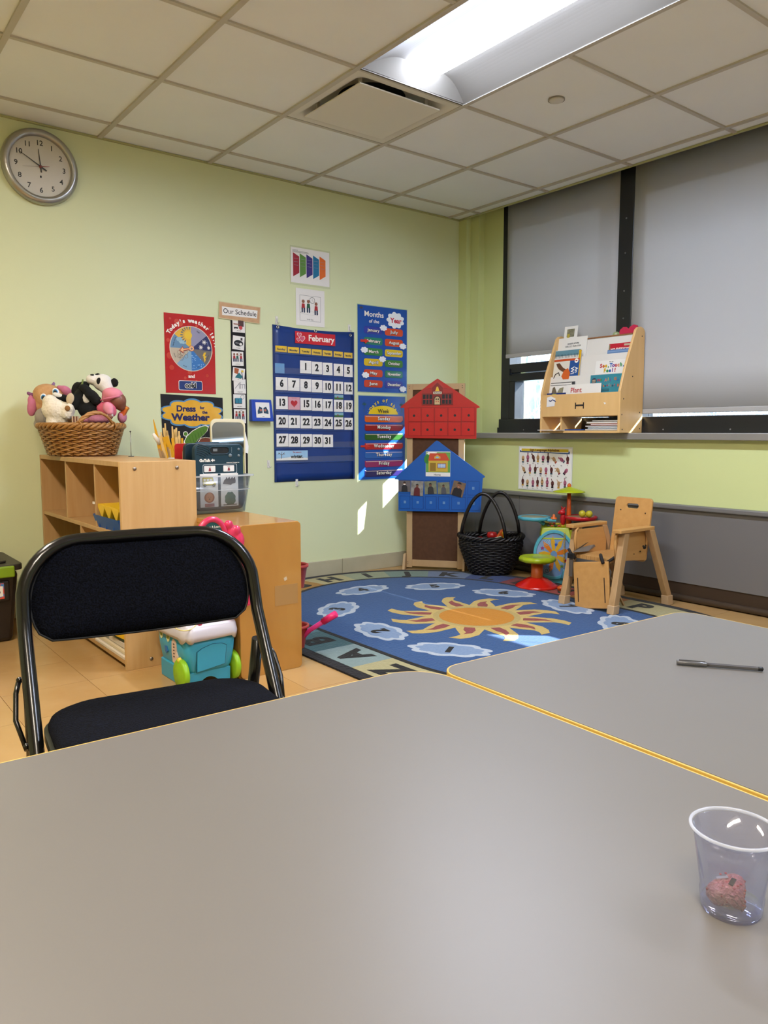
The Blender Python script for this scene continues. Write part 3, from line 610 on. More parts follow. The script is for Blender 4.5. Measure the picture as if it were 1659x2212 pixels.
FING = {'A': [], 'B': [-6, -2, 2, 6], 'C': [30, 45], 'D': [0], 'E': [], 'F': [-4, 0, 5], 'G': [80], 'H': [70, 84], 'I': [14], 'J': [50], 'K': [-8, 14], 'L': [0, -70], 'M': [], 'N': [], 'O': [25], 'P': [75, 120], 'Q': [140, 165], 'R': [0], 'S': [], 'T': [5], 'U': [-3, 4], 'V': [-10, 12], 'W': [-14, 0, 14], 'X': [20], 'Y': [35, -70], 'Z': [15]}
for i, (x, y, ch) in enumerate(HP):
    tl = {'G': .7, 'H': 1.0, 'J': .5, 'P': .5, 'Q': -.7, 'C': .3}.get(ch, 0)
    hm = M(HC[i % 3], .5); g = G(); g.prism(rot2(circ(x, y, .0125, 12, .017), tl, x, y), .0014, .0019); g.prism(rot2([(x-.008, y-.022), (x+.008, y-.022), (x+.009, y-.005), (x-.009, y-.005)], tl, x, y), .0014, .0019)
    for a in FING[ch]:
        a = math.radians(a); g.prism([(x+u, y+.004+v_) for u, v_ in rot2([(-.0028, .0), (.0028, .0), (.0022, .028), (-.0022, .028)], a)], .0014, .0019)
    h = obj('hand_sign', g, hm, p); flat('cuff', rot2([(x-.009, y-.030), (x+.009, y-.030), (x+.009, y-.021), (x-.009, y-.021)], tl, x, y), M(CUF[i % 7], .5), h, .0022)
    text(ch+ch.lower(), .0065, INK, h, x, y-.040 if ch != 'Z' else y+.030, .0022)
# ================================================================== tables
LAM = M('#a19d98*0.40', .42, col2='#a4a09c*0.43', scale=1.5, spec=.5); BAND = M('#d9b65c*0.85', .45)
def table(x0, x1, y0, y1, label, r):
    cx, cy = (x0+x1)/2, (y0+y1)/2; t = thing('classroom_table', label, 'table', (cx, cy, 0), group='grey classroom tables'); t.rotation_euler = (0, 0, math.radians(-1.6))
    hx, hy = (x1-x0)/2, (y1-y0)/2
    obj('tabletop', G().prism(rrect(-hx+.004, hx-.004, -hy+.004, hy-.004, r-.004, 10), .484, .5052), LAM, t)
    obj('edge_band', G().holed(rrect(-hx, hx, -hy, hy, r, 10), rrect(-hx+.004, hx-.004, -hy+.004, hy-.004, r-.004, 10), .482, .505), BAND, t, .0012)
    for sx in (-1, 1):
        for sy in (-1, 1):
            lg = obj('leg', G().tube([(sx*(hx-.09), sy*(hy-.09), .20), (sx*(hx-.09), sy*(hy-.09), .484)], .016, 10), M('#8a8a8c', .3, metal=.8), t)
            obj('leg_sleeve', G().tube([(sx*(hx-.09), sy*(hy-.09), .0), (sx*(hx-.09), sy*(hy-.09), .25)], .013, 10), M('#b8b8ba', .3, metal=.9), lg)
    return t
table(-4.24, -3.0105, -4.32, -3.092, 'near grey classroom table with yellow edge, in front of the folding chair', .085)
table(-3.0085, -2.215, -4.68, -3.150, 'far grey classroom table with yellow edge, holding the pen, nearest the rug', .05)
# cup ----------------------------------------------------------------
CUPM = glassmat('#eef0fb', .94, .06, .30)
cu = thing('plastic_cup', 'clear plastic cup holding a wrapped sweet on the near table', 'cup', (-3.250, -3.847, .5058))
obj('cup_wall', G().lathe([(.0265, .004), (.0268, .006), (.0280, .016), (.0270, .017), (.0360, .076), (.0352, .076), (.0262, .017), (.0256, .006)], 48), CUPM, cu)
obj('cup_base', G().lathe([(.0001, .006), (.020, .006), (.024, .003), (.0255, .0002), (.0268, .004), (.0262, .0075), (.0001, .0075)], 40), CUPM, cu)
obj('rim', G().tube([(.0378*math.cos(a), .0378*math.sin(a), .0775) for a in [2*PI*i/64 for i in range(64)]], .0017, 8, True), M('#d3dbee', .2, alpha=.42), cu)
sw = thing('foil_sweet', 'heart-shaped chocolate wrapped in pink spotted foil inside the cup', 'candy', (-3.2515, -3.8455, .5140)); sw.rotation_euler = (.10, -.10, math.radians(-18))
V = []; F = []; N = 40; rr = random.Random(2)
hp = [(.0212*16*math.sin(a)**3/17, .0195*(13*math.cos(a)-5*math.cos(2*a)-2*math.cos(3*a)-math.cos(4*a))/17) for a in [2*PI*i/N for i in range(N)]]
lv = [(.82, 0), (1.0, .005), (1.0, .010), (.90, .0145), (.62, .0175), (.3, .0185)]
for s_, z in lv:
    for x, y in hp: j = rr.uniform(-.0007, .0007); V.append((x*s_+j, y*s_+j, z+j))
for i in range(len(lv)-1):
    for k in range(N): l = (k+1) % N; F.append((i*N+k, i*N+l, (i+1)*N+l, (i+1)*N+k))
F.append(tuple(range(N))[::-1]); F.append(tuple((len(lv)-1)*N+k for k in range(N)))
FOIL = M('#b8646c*0.8', .28, metal=.45, col2='#d08a88*0.9', scale=300, bump=.5)
g = G().add(V, F, None, False); obj('foil', g, FOIL, sw)
g = G()
for k in range(26):
    i = rr.randrange(N); z = rr.choice((.003, .0075, .012)); x, y = hp[i]; q = 1.0 if z > .004 else .93; g.ell((x*q*.975, y*q*.975, z), (.0012, .0012, .0014), n=6, m=4)
for k in range(18): a = rr.uniform(0, 6.28); q = rr.uniform(0, .012); g.ell((q*math.cos(a), q*math.sin(a)+.002, .0177), (.0013, .0013, .0006), n=6, m=4)
stuff(obj('red_spots', g, M('#a8323c', .4), sw))
obj('torn_flap', G().box(-.004, .006, -.004, .000, .0185, .0197, Matrix.Rotation(.5, 4, 'Z')), M('#2c2426', .3, metal=.4), sw); obj('silver_crease', G().box(-.010, .001, .004, .007, .0182, .0200, Matrix.Rotation(-.3, 4, 'Z')), M('#d8d8e0', .2, metal=.8), sw)
# pen ----------------------------------------------------------------
pn = thing('ballpoint_pen', 'black ballpoint pen with clear barrel lying on the far table', 'pen', (-2.612, -3.401, .5105)); pn.rotation_euler = (0, 0, math.atan2(-3.528+3.401, -2.521+2.612))
RY = Matrix.Rotation(PI/2, 4, 'Y')
obj('cap', G().lathe([(.0001, 0), (.0042, 0), (.0046, .003), (.0048, .052), (.0040, .053)], 12, RY), glassmat('#77777c', .45, .1, .12), pn)
obj('clip', G().box(.004, .050, -.001, .001, .0046, .0062), M('#55555a', .3), pn)
obj('tip', G().lathe([(.0004, .012), (.0035, .034), (.004, .05), (.0035, .06)], 10, RY), M('#2c2a2a', .4), pn)
obj('barrel', G().lathe([(.0040, .050), (.0040, .136), (.0032, .147)], 6, RY, sm=False), glassmat('#6a6a70', .4, .05, .15), pn)
obj('ink_tube', G().lathe([(.0018, .05), (.0018, .115)], 8, RY), M('#0c0c0f', .3), pn); obj('end_plug', G().lathe([(.0040, .140), (.0042, .148), (.0001, .150)], 10, RY), M('#1a1a1c', .4), pn)
# ================================================================== folding chair
FAB = M('#040508', .95, col2='#0f1320', scale=350, bump=.5, contrast=.12, spec=.1); TUB = M('#0a0a0c', .22, spec=.6)
fc = thing('folding_chair', 'black padded metal folding chair at the near table', 'chair', (-3.385, -2.76, 0), math.radians(-7.5))
hw = .218
def arch(z_mid=.58):
    p = []
    for i in range(7): t = i/6; z = .02+(.56)*t; y = -.37+(.36)*(z/.58) if z < .58 else -.01; p.append((-hw, -.37+.37*(z/.58)*1.0, z))
    p += [(-hw, .012, .615)]
    n = 9
    for i in range(1, n+1):
        a = PI-PI/2*i/n; p.append((-hw+.105+.105*math.cos(a), .018+.045*(i/n), .636+.104*math.sin(a)))
    return p
L = arch(); Rr = [(-x, y, z) for x, y, z in L[::-1]]
obj('back_frame', G().tube(L+[(0, .066, .741)]+Rr, .0125, 12), TUB, fc)
# backrest pad: shield shape, slightly curved
V = []; F = []; nx, nz = 24, 12
def padx(z): # half width at height
    t = (z-.566)/.170
    return .206*(1 if t < .35 else math.sqrt(max(1-((t-.35)/.65)**2*.52, .05)))*(1-.16*(1-math.sqrt(max(0, 1-(max(0, .36-t)/.36)**2))))
for j in range(nz+1):
    z = .566+.170*j/nz
    for i in range(nx+1):
        u = -1+2*i/nx; x = padx(z)*u; edge = 1-max(abs(u), abs(2*j/nz-1))**6
        V.append((x, .002+(z-.566)*.30-.016*edge+.018*(1-u*u)*1.0, z+(.006*(1-u*u) if j == nz else -.008*(1-u*u) if j == 0 else 0)))
nf = len(V)
for j in range(nz+1):
    for i in range(nx+1):
        x, y, z = V[j*(nx+1)+i]; u = -1+2*i/nx; edge = 1-max(abs(u), abs(2*j/nz-1))**6; V.append((x, y+.006+.028*edge, z))
for j in range(nz):
    for i in range(nx):
        a = j*(nx+1)+i; F.append((a, a+1, a+nx+2, a+nx+1)); F.append((nf+a, nf+a+nx+1, nf+a+nx+2, nf+a+1))
for i in range(nx): F.append((i, nf+i, nf+i+1, i+1)); a = nz*(nx+1)+i; F.append((a, a+1, nf+a+1, nf+a))
for j in range(nz): a = j*(nx+1); F.append((a, a+nx+1, nf+a+nx+1, nf+a)); a += nx; F.append((a, nf+a, nf+a+nx+1, a+nx+1))
obj('backrest', G().add(V, F, None, True), FAB, fc)
obj('piping', G().tube([V[i] for i in range(nx+1)]+[V[j*(nx+1)+nx] for j in range(1, nz+1)]+[V[nz*(nx+1)+i] for i in range(nx-1, -1, -1)]+[V[j*(nx+1)] for j in range(nz-1, 0, -1)], .0022, 6, True), M('#08080a', .6), fc)
# seat
sp_ = rrect(-.195, .195, -.40, -.005, .085, 8); g = G(); V = []; F = []; n = len(sp_); lv = [(1, .425), (1.01, .437), (.99, .447), (.93, .453), (.7, .456), (.3, .457)]
for s_, z in lv:
    for x, y in sp_: V.append((x*s_, -.2+(y+.2)*s_, z))
for i in range(len(lv)-1):
    for k in range(n): l = (k+1) % n; F.append((i*n+k, i*n+l, (i+1)*n+l, (i+1)*n+k))
F.append(tuple(range(n))[::-1]); F.append(tuple((len(lv)-1)*n+k for k in range(n)))
obj('seat', g.add(V, F, None, True), FAB, fc)
obj('seat_pan', G().holed(rrect(-.203, .203, -.41, .004, .09, 8), rrect(-.180, .180, -.39, -.02, .075, 8), .414, .430), M('#23261f', .4), fc)
for s_ in (-1, 1):
    obj('rear_leg', G().tube([(s_*.205, .20, .01), (s_*.212, .03, .36), (s_*.215, -.008, .520)], .012, 10), TUB, fc)
    obj('foot_cap', G().tube([(s_*.205, .205, .0), (s_*.205, .198, .025)], .0145, 10), M('#1a1a1a', .7), fc); obj('foot_cap', G().tube([(s_*hw, -.372, .0), (s_*hw, -.355, .025)], .015, 10), M('#1a1a1a', .7), fc)
    obj('side_link', G().tube([(s_*(hw+.016), -.02, .505), (s_*(hw+.022), -.035, .49), (s_*(hw+.026), -.06, .45), (s_*(hw+.014), -.10, .41)], .0045, 6), TUB, fc)
    obj('rivet', G().ell((s_*(hw+.014), -.095, .415), (.006, .006, .006), n=8, m=6).ell((s_*(hw+.014), -.018, .508), (.006, .006, .006), n=8, m=6), TUB, fc)
obj('cross_bar', G().tube([(-.19, .17, .07), (.19, .17, .07)], .009, 8), TUB, fc); obj('front_cross_bar', G().tube([(-hw, -.33, .07), (hw, -.33, .07)], .009, 8), TUB, fc)
# ================================================================== tall cubby shelf
ts = thing('cubby_shelf', 'tall maple cubby shelf with the stuffed-toy basket on top', 'shelf', (-2.757, -.62, 0))
X0, X1, Y0, Y1, HT = -.156, .156, -.600, .600, .828
def bx(nm, *a, mat=MAPLE, par=None, bev=.0015): return box(nm, *a, mat, par, bev)
bx('end_panel', X0, X1, Y0, Y0+.019, 0, HT, mat=M('#cda469*0.85', .42, col2='#dcb681*0.85', scale=4, stretch=(12, 12, .7), contrast=.3, bump=.02), par=ts)
bx('end_panel', X0, X1, Y1-.019, Y1, 0, HT, par=ts); bx('top_board', X0, X1, Y0+.019, Y1-.019, HT-.02, HT, par=ts); bx('back_panel', X1-.008, X1, Y0+.019, Y1-.019, .02, HT-.02, par=ts)
bx('shelf_board', X0+.004, X1-.008, Y0+.019, Y1-.019, .527, .545, par=ts); bx('shelf_board', X0+.004, X1-.008, Y0+.019, Y1-.019, .268, .286, par=ts); bx('bottom_board', X0+.004, X1-.008, Y0+.019, Y1-.019, .018, .036, par=ts)
for y in (.166, -.264): bx('divider', X0+.006, X1-.008, y-.009, y+.009, .545, HT-.02, par=ts)
bx('divider', X0+.006, X1-.008, -.046, -.028, .286, .527, par=ts); bx('divider', X0+.006, X1-.008, -.192, -.174, .036, .268, par=ts)
for x, z in ((-.098, .800), (.075, .800), (-.055, .032)): obj('screw_cap', G().lathe([(.0001, .004), (.006, .003), (.008, .0), (.008, -.002)], 12, Matrix.Translation((x, Y0, z)) @ Matrix.Rotation(PI/2, 4, 'X')), M('#8a8078', .3, metal=.8), ts)
# contents
bo = thing('blue_slot_tray', 'blue slotted desk tray with yellow divider cards in the tall shelf', 'tray', (-2.806, -1.035, .5455))
obj('tray_body', G().add([(-.095, .16, 0), (.09, .16, 0), (.09, -.14, 0), (-.095, -.14, 0), (-.108, .17, .052), (.10, .17, .085), (.10, -.145, .085), (-.108, -.145, .052)], [(0, 1, 2, 3), (0, 4, 5, 1), (1, 5, 6, 2), (2, 6, 7, 3), (3, 7, 4, 0)]), M('#1c4f9c', .35), bo)
for k in range(3):
    y = .115-.088*k; obj('slot_wall', G().prism([(-.1, .0), (.09, .0), (.09, .085), (-.02, .085), (-.1, .03)], y-.002, y+.002, Matrix(((1, 0, 0, 0), (0, 0, 1, 0), (0, 1, 0, 0), (0, 0, 0, 1)))), M('#1b4a92', .4), bo)
    obj('yellow_card', G().prism([(y+.045, .098), (y-.050, .092), (y-.052, .080), (y-.030, .036), (y-.022, .040)], -.094, .06, Matrix(((0, 0, 1, 0), (1, 0, 0, 0), (0, 1, 0, 0), (0, 0, 0, 1)))), M('#d9b21c', .5), bo)
tg = thing('folded_paper', 'folded white paper scrap lying in the far cubby', 'paper', (-2.86, -.34, .5455)); obj('sheet', G().add([(0, 0, 0), (.05, -.04, 0), (.05, .06, 0), (.0, .07, .012)], [(0, 1, 2), (0, 2, 3)]), PAPER, tg)
tg = thing('paper_tab', 'little white paper tab stuck on a cubby divider edge', 'paper', (-2.909, -.884, .64)); obj('sheet', G().box(-.006, 0, -.002, .014, 0, .010), PAPER, tg)
tl = thing('teal_bowl_toy', 'teal rounded plastic toy on the middle cubby shelf', 'toy', (-2.80, -.52, .286)); obj('dome', G().lathe([(.07, 0), (.085, .05), (.09, .12), (.075, .165), (.04, .185), (.0001, .19)], 20), M('#3f93ac', .35), tl); obj('lid', G().lathe([(.092, .118), (.096, .122), (.096, .130), (.09, .134)], 20), M('#4fa3b8', .35), tl)
yb = thing('yellow_bin', 'pale yellow bin at the far end of the middle cubby shelf', 'bin', (-2.79, -.16, .286)); obj('bin_wall', G().holed(rrect(-.10, .10, -.10, .10, .02), rrect(-.096, .096, -.096, .096, .018), 0, .055), M('#c9c069', .5), yb); box('bin_base', -.097, .097, -.097, .097, 0, .003, M('#c9c069', .5), yb)
def board(name, label, x, y, z, w_, d_, h_, c_, cat='book', rz=0, grp=None, c2=None):
    b = thing(name, label, cat, (x, y, z), rz, grp); box('board', -w_/2, w_/2, -d_/2, d_/2, 0, h_, M(c_, .5), b, min(.0015, h_/3))
    if c2: box('picture', -w_/2+.012, w_/2-.012, -d_/2+.012, d_/2-.012, h_, h_+.001, M(c2[0], .4, col2=c2[1], scale=25, contrast=.08), b)
    return b
board('puzzle_tray', 'white puzzle tray at the bottom of the tall shelf, left bay', -2.80, -.60, .036, .22, .36, .012, '#d0c8bc', 'puzzle')
board('picture_puzzle', 'blue and purple picture board on the left-bay puzzle tray', -2.77, -.57, .049, .16, .24, .010, '#d2c9bd', 'puzzle', .05, None, ('#37609c', '#8a5a9a'))
pb = thing('picture_book', 'blue picture book leaning up in the left bottom bay', 'book', (-2.78, -.70, .0365)); obj('cover', G().box(-.10, .10, -.004, .004, 0, .12, Matrix.Rotation(-.15, 4, 'X')), M('#2b62b0', .4, col2='#d9884c', scale=14, contrast=.06), pb); obj('pages', G().box(-.096, .096, .004, .010, .003, .117, Matrix.Rotation(-.15, 4, 'X')), PAPER, pb)
board('puzzle_tray', 'long white puzzle tray at the bottom of the right bay', -2.81, -1.00, .036, .20, .37, .012, '#d6cdc2', 'puzzle')
board('picture_puzzle', 'grey-green picture puzzle lying on the right-bay tray', -2.805, -.995, .049, .19, .33, .014, '#cfc0a4', 'puzzle', 0, None, ('#5c6a5a', '#9a948a'))
board('picture_book', 'thick white-edged book in the right bottom bay', -2.80, -1.06, .066, .18, .24, .022, '#c9bfb2', 'book')
board('picture_book', 'green-covered book above the thick white one', -2.80, -1.07, .089, .17, .23, .010, '#2a4a3c', 'book')
board('picture_book', 'white thin book just under the yellow tray', -2.80, -1.06, .100, .17, .23, .008, '#ddd6cc', 'book')
yt = thing('yellow_tray', 'yellow plastic tray with a blue piece, resting on books', 'tray', (-2.83, -1.08, .1085), .1); obj('tray_wall', G().holed(rrect(-.07, .07, -.09, .09, .01), rrect(-.06, .06, -.08, .08, .008), 0, .022), M('#dcae14', .35), yt); box('tray_floor', -.065, .065, -.085, .085, 0, .004, M('#dcae14', .35), yt); box('blue_piece', -.045, .03, -.06, .03, .004, .026, M('#245fb0', .4), yt, .004)
board('picture_book', 'top brown-paged book in the right bottom bay', -2.78, -1.08, .135, .17, .22, .012, '#8d7b66', 'book', -.04); board('picture_book', 'white book at the very top of the right-bay pile', -2.78, -1.07, .148, .17, .22, .010, '#d5cdc2', 'book', .03)
# antenna radio
ra = thing('antenna_rod', 'thin upright metal antenna with a black tip on the tall shelf', 'antenna', (-2.655, -.62, .828)); obj('foot', G().lathe([(.0001, .004), (.012, .004), (.014, 0), (.0001, 0)], 12), M('#444444', .5), ra); obj('rod', G().tube([(0, 0, .003), (0, 0, .114)], .0016, 6), M('#9a9a9a', .25, metal=.9), ra); obj('tip', G().ell((0, 0, .117), (.004, .004, .004), n=8, m=6), BLACK, ra)
# ================================================================== low shelf
ls = thing('low_shelf', 'low honey-coloured wooden shelf standing in front of the rug', 'shelf', (-2.467, -1.0, 0))
WD = M('#b9813a*0.82', .28, col2='#c79348*0.86', scale=3.2, stretch=(3, 3, .9), contrast=.32, coat=.4)
obj('end_panel', G().prism(rrect(-.136, .136, 0, .593, .018), 0, .019, Matrix(((1, 0, 0, 0), (0, 0, 1, -.593), (0, 1, 0, 0), (0, 0, 0, 1)))), WD, ls, .002)
obj('end_panel', G().prism(rrect(-.136, .136, 0, .593, .018), 0, .019, Matrix(((1, 0, 0, 0), (0, 0, 1, .521), (0, 1, 0, 0), (0, 0, 0, 1)))), WD, ls, .002)
box('top_board', -.136, .136, -.574, .521, .572, .591, WD, ls, .002); box('back_panel', -.136, -.126, -.574, .521, .0, .572, WD, ls); box('bottom_board', -.126, .130, -.574, .521, .012, .030, WD, ls); box('shelf_board', -.126, .130, -.574, .521, .272, .290, WD, ls)
box('divider', -.126, .128, -.03, -.012, .030, .572, WD, ls)
obj('tape_mark', G().box(.015, .118, -.5938, -.593, .265, .345), M('#c4975a*0.7', .5), ls); obj('sticker_scrap', G().prism([(0, 0), (.012, .006), (.016, -.006), (.004, -.012)], 0, .0008, Matrix.Translation((.055, -.5932, .372)) @ Matrix.Rotation(PI/2, 4, 'X')), M('#c9b9a0', .4), ls)
REDP = M('#a63a34', .35)
for z, lb in ((.290, 'red plastic bucket poking out of the upper shelf of the low shelf'), (.030, 'red plastic bucket with a pink shovel on the bottom of the low shelf')):
    b = thing('red_bucket', lb, 'bucket', (-2.262, -1.42, z)); hgt = .098
    obj('bucket_wall', G().lathe([(.042, 0), (.056, hgt-.012), (.063, hgt-.010), (.063, hgt), (.056, hgt+.001), (.052, hgt-.006), (.039, .003), (.0001, .003)], 28), REDP, b); 
rb = thing('red_toy', 'red rounded toy standing in the upper red bucket', 'toy', (-2.263, -1.42, .2945)); obj('body', G().ell((0, 0, .085), (.028, .022, .075)), M('#b3202a', .3), rb); obj('handle', G().tube([(-.01, 0, .12), (.012, 0, .17), (.02, .0, .14)], .006, 8), M('#b3202a', .3), rb)
PK = M('#e03a86', .3)
sv = thing('pink_shovel', 'bright pink plastic shovel handle leaning out of the lower bucket', 'shovel', (-2.262, -1.42, .035)); obj('shaft', G().tube([(.0, 0, .002), (.04, -.060, .075), (.090, -.125, .130)], [.009, .010, .011], 8), PK, sv); obj('grip', G().tube([(.075, -.105, .114), (.112, -.152, .152)], .015, 6), M('#e4286e', .25), sv)
# black storage bin at left
bb_ = thing('storage_bin', 'dark storage bin with lid and green latch on the floor at left', 'bin', (-3.50, -.27, 0)); DK = M('#1f1612', .4)
obj('bin_body', G().add([(-.33, -.19, 0), (.335, -.19, 0), (.335, .19, 0), (-.33, .19, 0), (-.37, -.215, .325), (.365, -.215, .325), (.365, .21, .325), (-.37, .21, .325)], [(0, 3, 2, 1), (0, 1, 5, 4), (1, 2, 6, 5), (2, 3, 7, 6), (3, 0, 4, 7), (4, 5, 6, 7)]), DK, bb_, .02)
obj('lid', G().prism(rrect(-.385, .385, -.228, .222, .04), .327, .355).prism(rrect(-.33, .33, -.17, .17, .03), .355, .366), M('#2f2a26', .45), bb_, .006)
LG = M('#7a9a16', .4); box('latch', .17, .345, -.242, -.212, .300, .350, LG, bb_, .006)
box('handle_recess', .17, .325, -.222, -.206, .19, .285, M('#17100d', .5), bb_, .01)
lb = box('label_sticker', .225, .300, -.2245, -.2215, .205, .275, M('#c9482c', .5, col2='#3f7fc0', scale=40, contrast=.05), bb_)
box('label_face', .230, .295, -.2255, -.2245, .216, .262, PAPER, bb_); text('clean', .016, INK, bb_, 0, 0, 0, .0, T=Matrix.Translation((.262, -.2262, .238)) @ Matrix.Rotation(PI/2, 4, 'X'))
# ================================================================== clear tub with talker device, mirror, folders
TUBM = glassmat('#e9edf0', .93, .12, .14)
tb = thing('clear_tub', 'clear plastic tub on the low shelf holding the dark talker device', 'tub', (-2.452, -1.00, .5935))
def taper(h0, h1, x, y, x2, y2, r): 
    V = []; F = []; a = rrect(-x, x, -y, y, r); b = rrect(-x2, x2, -y2, y2, r); n = len(a)
    V = [(p[0], p[1], h0) for p in a]+[(p[0], p[1], h1) for p in b]+[(p[0]*.985, p[1]*.975, h1) for p in b]+[(p[0]*.985, p[1]*.975, h0+.003) for p in a]
    for L0 in (0, 1, 2):
        for k in range(n): l = (k+1) % n; F.append((L0*n+k, L0*n+l, (L0+1)*n+l, (L0+1)*n+k))
    F.append(tuple(range(3*n, 4*n))); F.append(tuple(range(n))[::-1]); return V, F
g = G(); g.add(*taper(0, .160, .128, .125, .150, .140, .02), None, True); obj('tub_wall', g, TUBM, tb)
obj('rim', G().holed(rrect(-.163, .163, -.150, .150, .025), rrect(-.148, .148, -.138, .138, .02), .157, .164), glassmat('#e4e9ec', .45, .15, .3), tb, .001)
obj('ridge', G().holed(rrect(-.146, .146, -.1385, .1385, .02), rrect(-.143, .143, -.1355, .1355, .02), .098, .101), glassmat('#e4e9ec', .5, .15, .3), tb)
DEV = M('#143442', .38)
tk = thing('talker_device', 'dark teal talking picture board with four picture squares in the tub', 'device', (-2.4315, -1.087, .601), rot=(PI/2, 0, 0))
obj('case', G().prism(rrect(-.116, .116, 0, .290, .026, 6), -.030, 0), DEV, tk, .005)
obj('handle_hole', G().prism(rrect(-.045, .044, .248, .276, .012), 0, .0006), M('#06090b', .6), tk); ob = obj('handle_lip', G().holed(rrect(-.049, .048, .244, .280, .016), rrect(-.045, .044, .248, .276, .012), 0, .003), DEV, tk, .001); obj('hole_glint', G().box(-.030, -.010, .258, .270, .0008, .0014), M('#6d7478', .4), tk)
for k in range(8): 
    r = .030+.010*k; obj('speaker_groove', G().tube([(-.112+r*1.2*math.cos(a)*.9, .205+r*math.sin(a)*.85, .0005) for a in [math.radians(38+q*9) for q in range(6)]], .0012, 4), M('#0a1c25', .5), tk) if k > 1 else None
text('GoTalk 4+', .0115, W_, tk, -.058, .219, .001, .07, width=.072); text('Attainment Company, Inc.', .0042, W_, tk, .064, .208, .001, .02)
obj('message_frame', G().holed(rrect(-.079, .083, .161, .202, .006), rrect(-.0775, .0815, .1625, .2005, .006), 0, .0006), M('#c9d3d8', .4), tk)
for x in (-.047, .043):
    b = rect('message_window', x-.026, x+.026, .169, .196, PAPER, tk, .0002, .001, r=.003); flat('tiny_figure', [(x-.006, .173), (x+.006, .173), (x+.003, .187), (x-.003, .187)], M('#8a2a34', .5), b, .0014); text('all done' if x > 0 else 'I want', .003, INK, b, x, .191, .0014)
for x, y, r in ((.052, .239, .0085), (.093, .238, .006), (.093, .266, .006)): obj('button', G().lathe([(r, 0), (r*.9, .002), (.0001, .0024)], 16, Matrix.Translation((x, y, 0))), M('#68757c', .4), tk)
for k in range(5): rect('tick', .058, .0595, .252+.005*k, .2545+.005*k, M('#9fb0b6', .4), tk, .0002)
for i, (x, y) in enumerate(((-.052, .125), (.045, .125), (-.052, .052), (.045, .052))):
    c_ = rect('picture_square', x-.042, x+.042, y-.036, y+.036, PAPER, tk, .0002, .001)
    z = .0014
    if i == 0:
        YB = M('#c9b83a', .5); flat('bus_body', [(x-.030, y-.014), (x+.032, y-.014), (x+.032, y+.002), (x+.022, y+.004), (x+.018, y+.020), (x-.028, y+.021), (x-.031, y+.017)], INK, c_, z); flat('bus_side', [(x-.029, y-.013), (x+.031, y-.013), (x+.031, y+.001), (x+.021, y+.003), (x+.017, y+.019), (x-.027, y+.020), (x-.030, y+.016)], YB, c_, z+.0006)
        for q in (-.021, -.006, .008): rect('bus_window', x+q-.005, x+q+.005, y+.005, y+.015, PAPER, c_, z+.0014)
        for q in (-.020, .021): flat('wheel', circ(x+q, y-.014, .006, 12), INK, c_, z+.0014); flat('hubcap', circ(x+q, y-.014, .003, 10), M('#999999', .5), c_, z+.002)
    elif i == 1: flat('grey_shape', [(x-.033, y-.010), (x-.024, y+.008), (x-.018, y+.012), (x-.015, y+.020), (x-.009, y+.012), (x+.0, y+.020), (x+.004, y+.011), (x+.014, y+.020), (x+.017, y+.012), (x+.026, y+.020), (x+.030, y+.002), (x+.028, y-.008), (x+.010, y-.011), (x+.008, y-.016), (x-.010, y-.012)], M('#4c464a', .5), c_, z)
    elif i == 2:
        flat('dog_ears', circ(x, y+.006, .024, 16, .023), M('#a0583e', .5), c_, z); flat('dog_head', circ(x, y+.007, .016, 16, .020), M('#c98764', .5), c_, z+.0006); flat('nose', circ(x, y-.001, .003, 8), INK, c_, z+.0014); rect('collar', x-.022, x+.022, y-.034, y-.020, M('#8d4a4e', .5), c_, z+.0014)
        for q in (-.006, .006): flat('eye', circ(x+q, y+.008, .0016, 6), INK, c_, z+.0014)
    else: flat('green_shape', [(u, max(v_, y-.029)) for u, v_ in cloudpts(x+.002, y-.004, .026, .031, 8, .08)], M('#2f5f52', .5), c_, z); rect('base_line', x-.032, x+.034, y-.031, y-.028, INK, c_, z)
dd = thing('dark_case', 'second dark blue plastic case tucked behind the talker device', 'case', (-2.452, -1.032, .601), rot=(PI/2, 0, 0)); obj('case', G().prism(rrect(-.116, .116, 0, .294, .024, 6), -.022, 0), M('#122833', .4), dd, .004); obj('clip', G().box(-.06, .05, .290, .298, -.015, -.005), DEV, dd, .002)
gb = thing('green_book', 'thin orange and green booklet behind the case in the tub', 'book', (-2.50, -.995, .601)); box('cover', -.06, .07, -.003, .003, 0, .262, M('#4a7a2c', .5), gb); box('pages', -.058, .068, .003, .009, .002, .258, PAPER, gb)
rf = thing('red_folder', 'red plastic folder standing left of the dark device', 'folder', (-2.53, -.965, .601)); obj('cover', G().prism(rrect(-.055, .045, 0, .292, .014), -.003, .003, Matrix(((1, 0, 0, 0), (0, 0, 1, 0), (0, 1, 0, 0), (0, 0, 0, 1)))), M('#a8201c', .35), rf, .001); obj('spine', G().tube([(.045, 0, .01), (.045, 0, .27)], .006, 8), M('#8d1815', .35), rf)
mi = thing('hand_mirror', 'cream-framed square mirror propped up behind the dark device', 'mirror', (-2.305, -.925, .601), rot=(PI/2-.02, .0, 0))
o1 = [(x*(1-.04*(y < .2)), y) for x, y in rrect(-.088, .086, 0, .402, .03, 6)]; i1 = [(x*.93, .012+(y-.012)*.955+.002) for x, y in o1]
obj('mirror_frame', G().holed(o1, i1, -.006, .006), M('#d8cfae', .4), mi, .002); obj('mirror_glass', G().prism(i1, -.003, .002), M('#d8dcd8', .03, metal=1), mi)
obj('white_tab', G().prism([(.080, .250), (.102, .240), (.106, .275), (.090, .345), (.083, .34)], -.005, -.003), PAPER, mi)
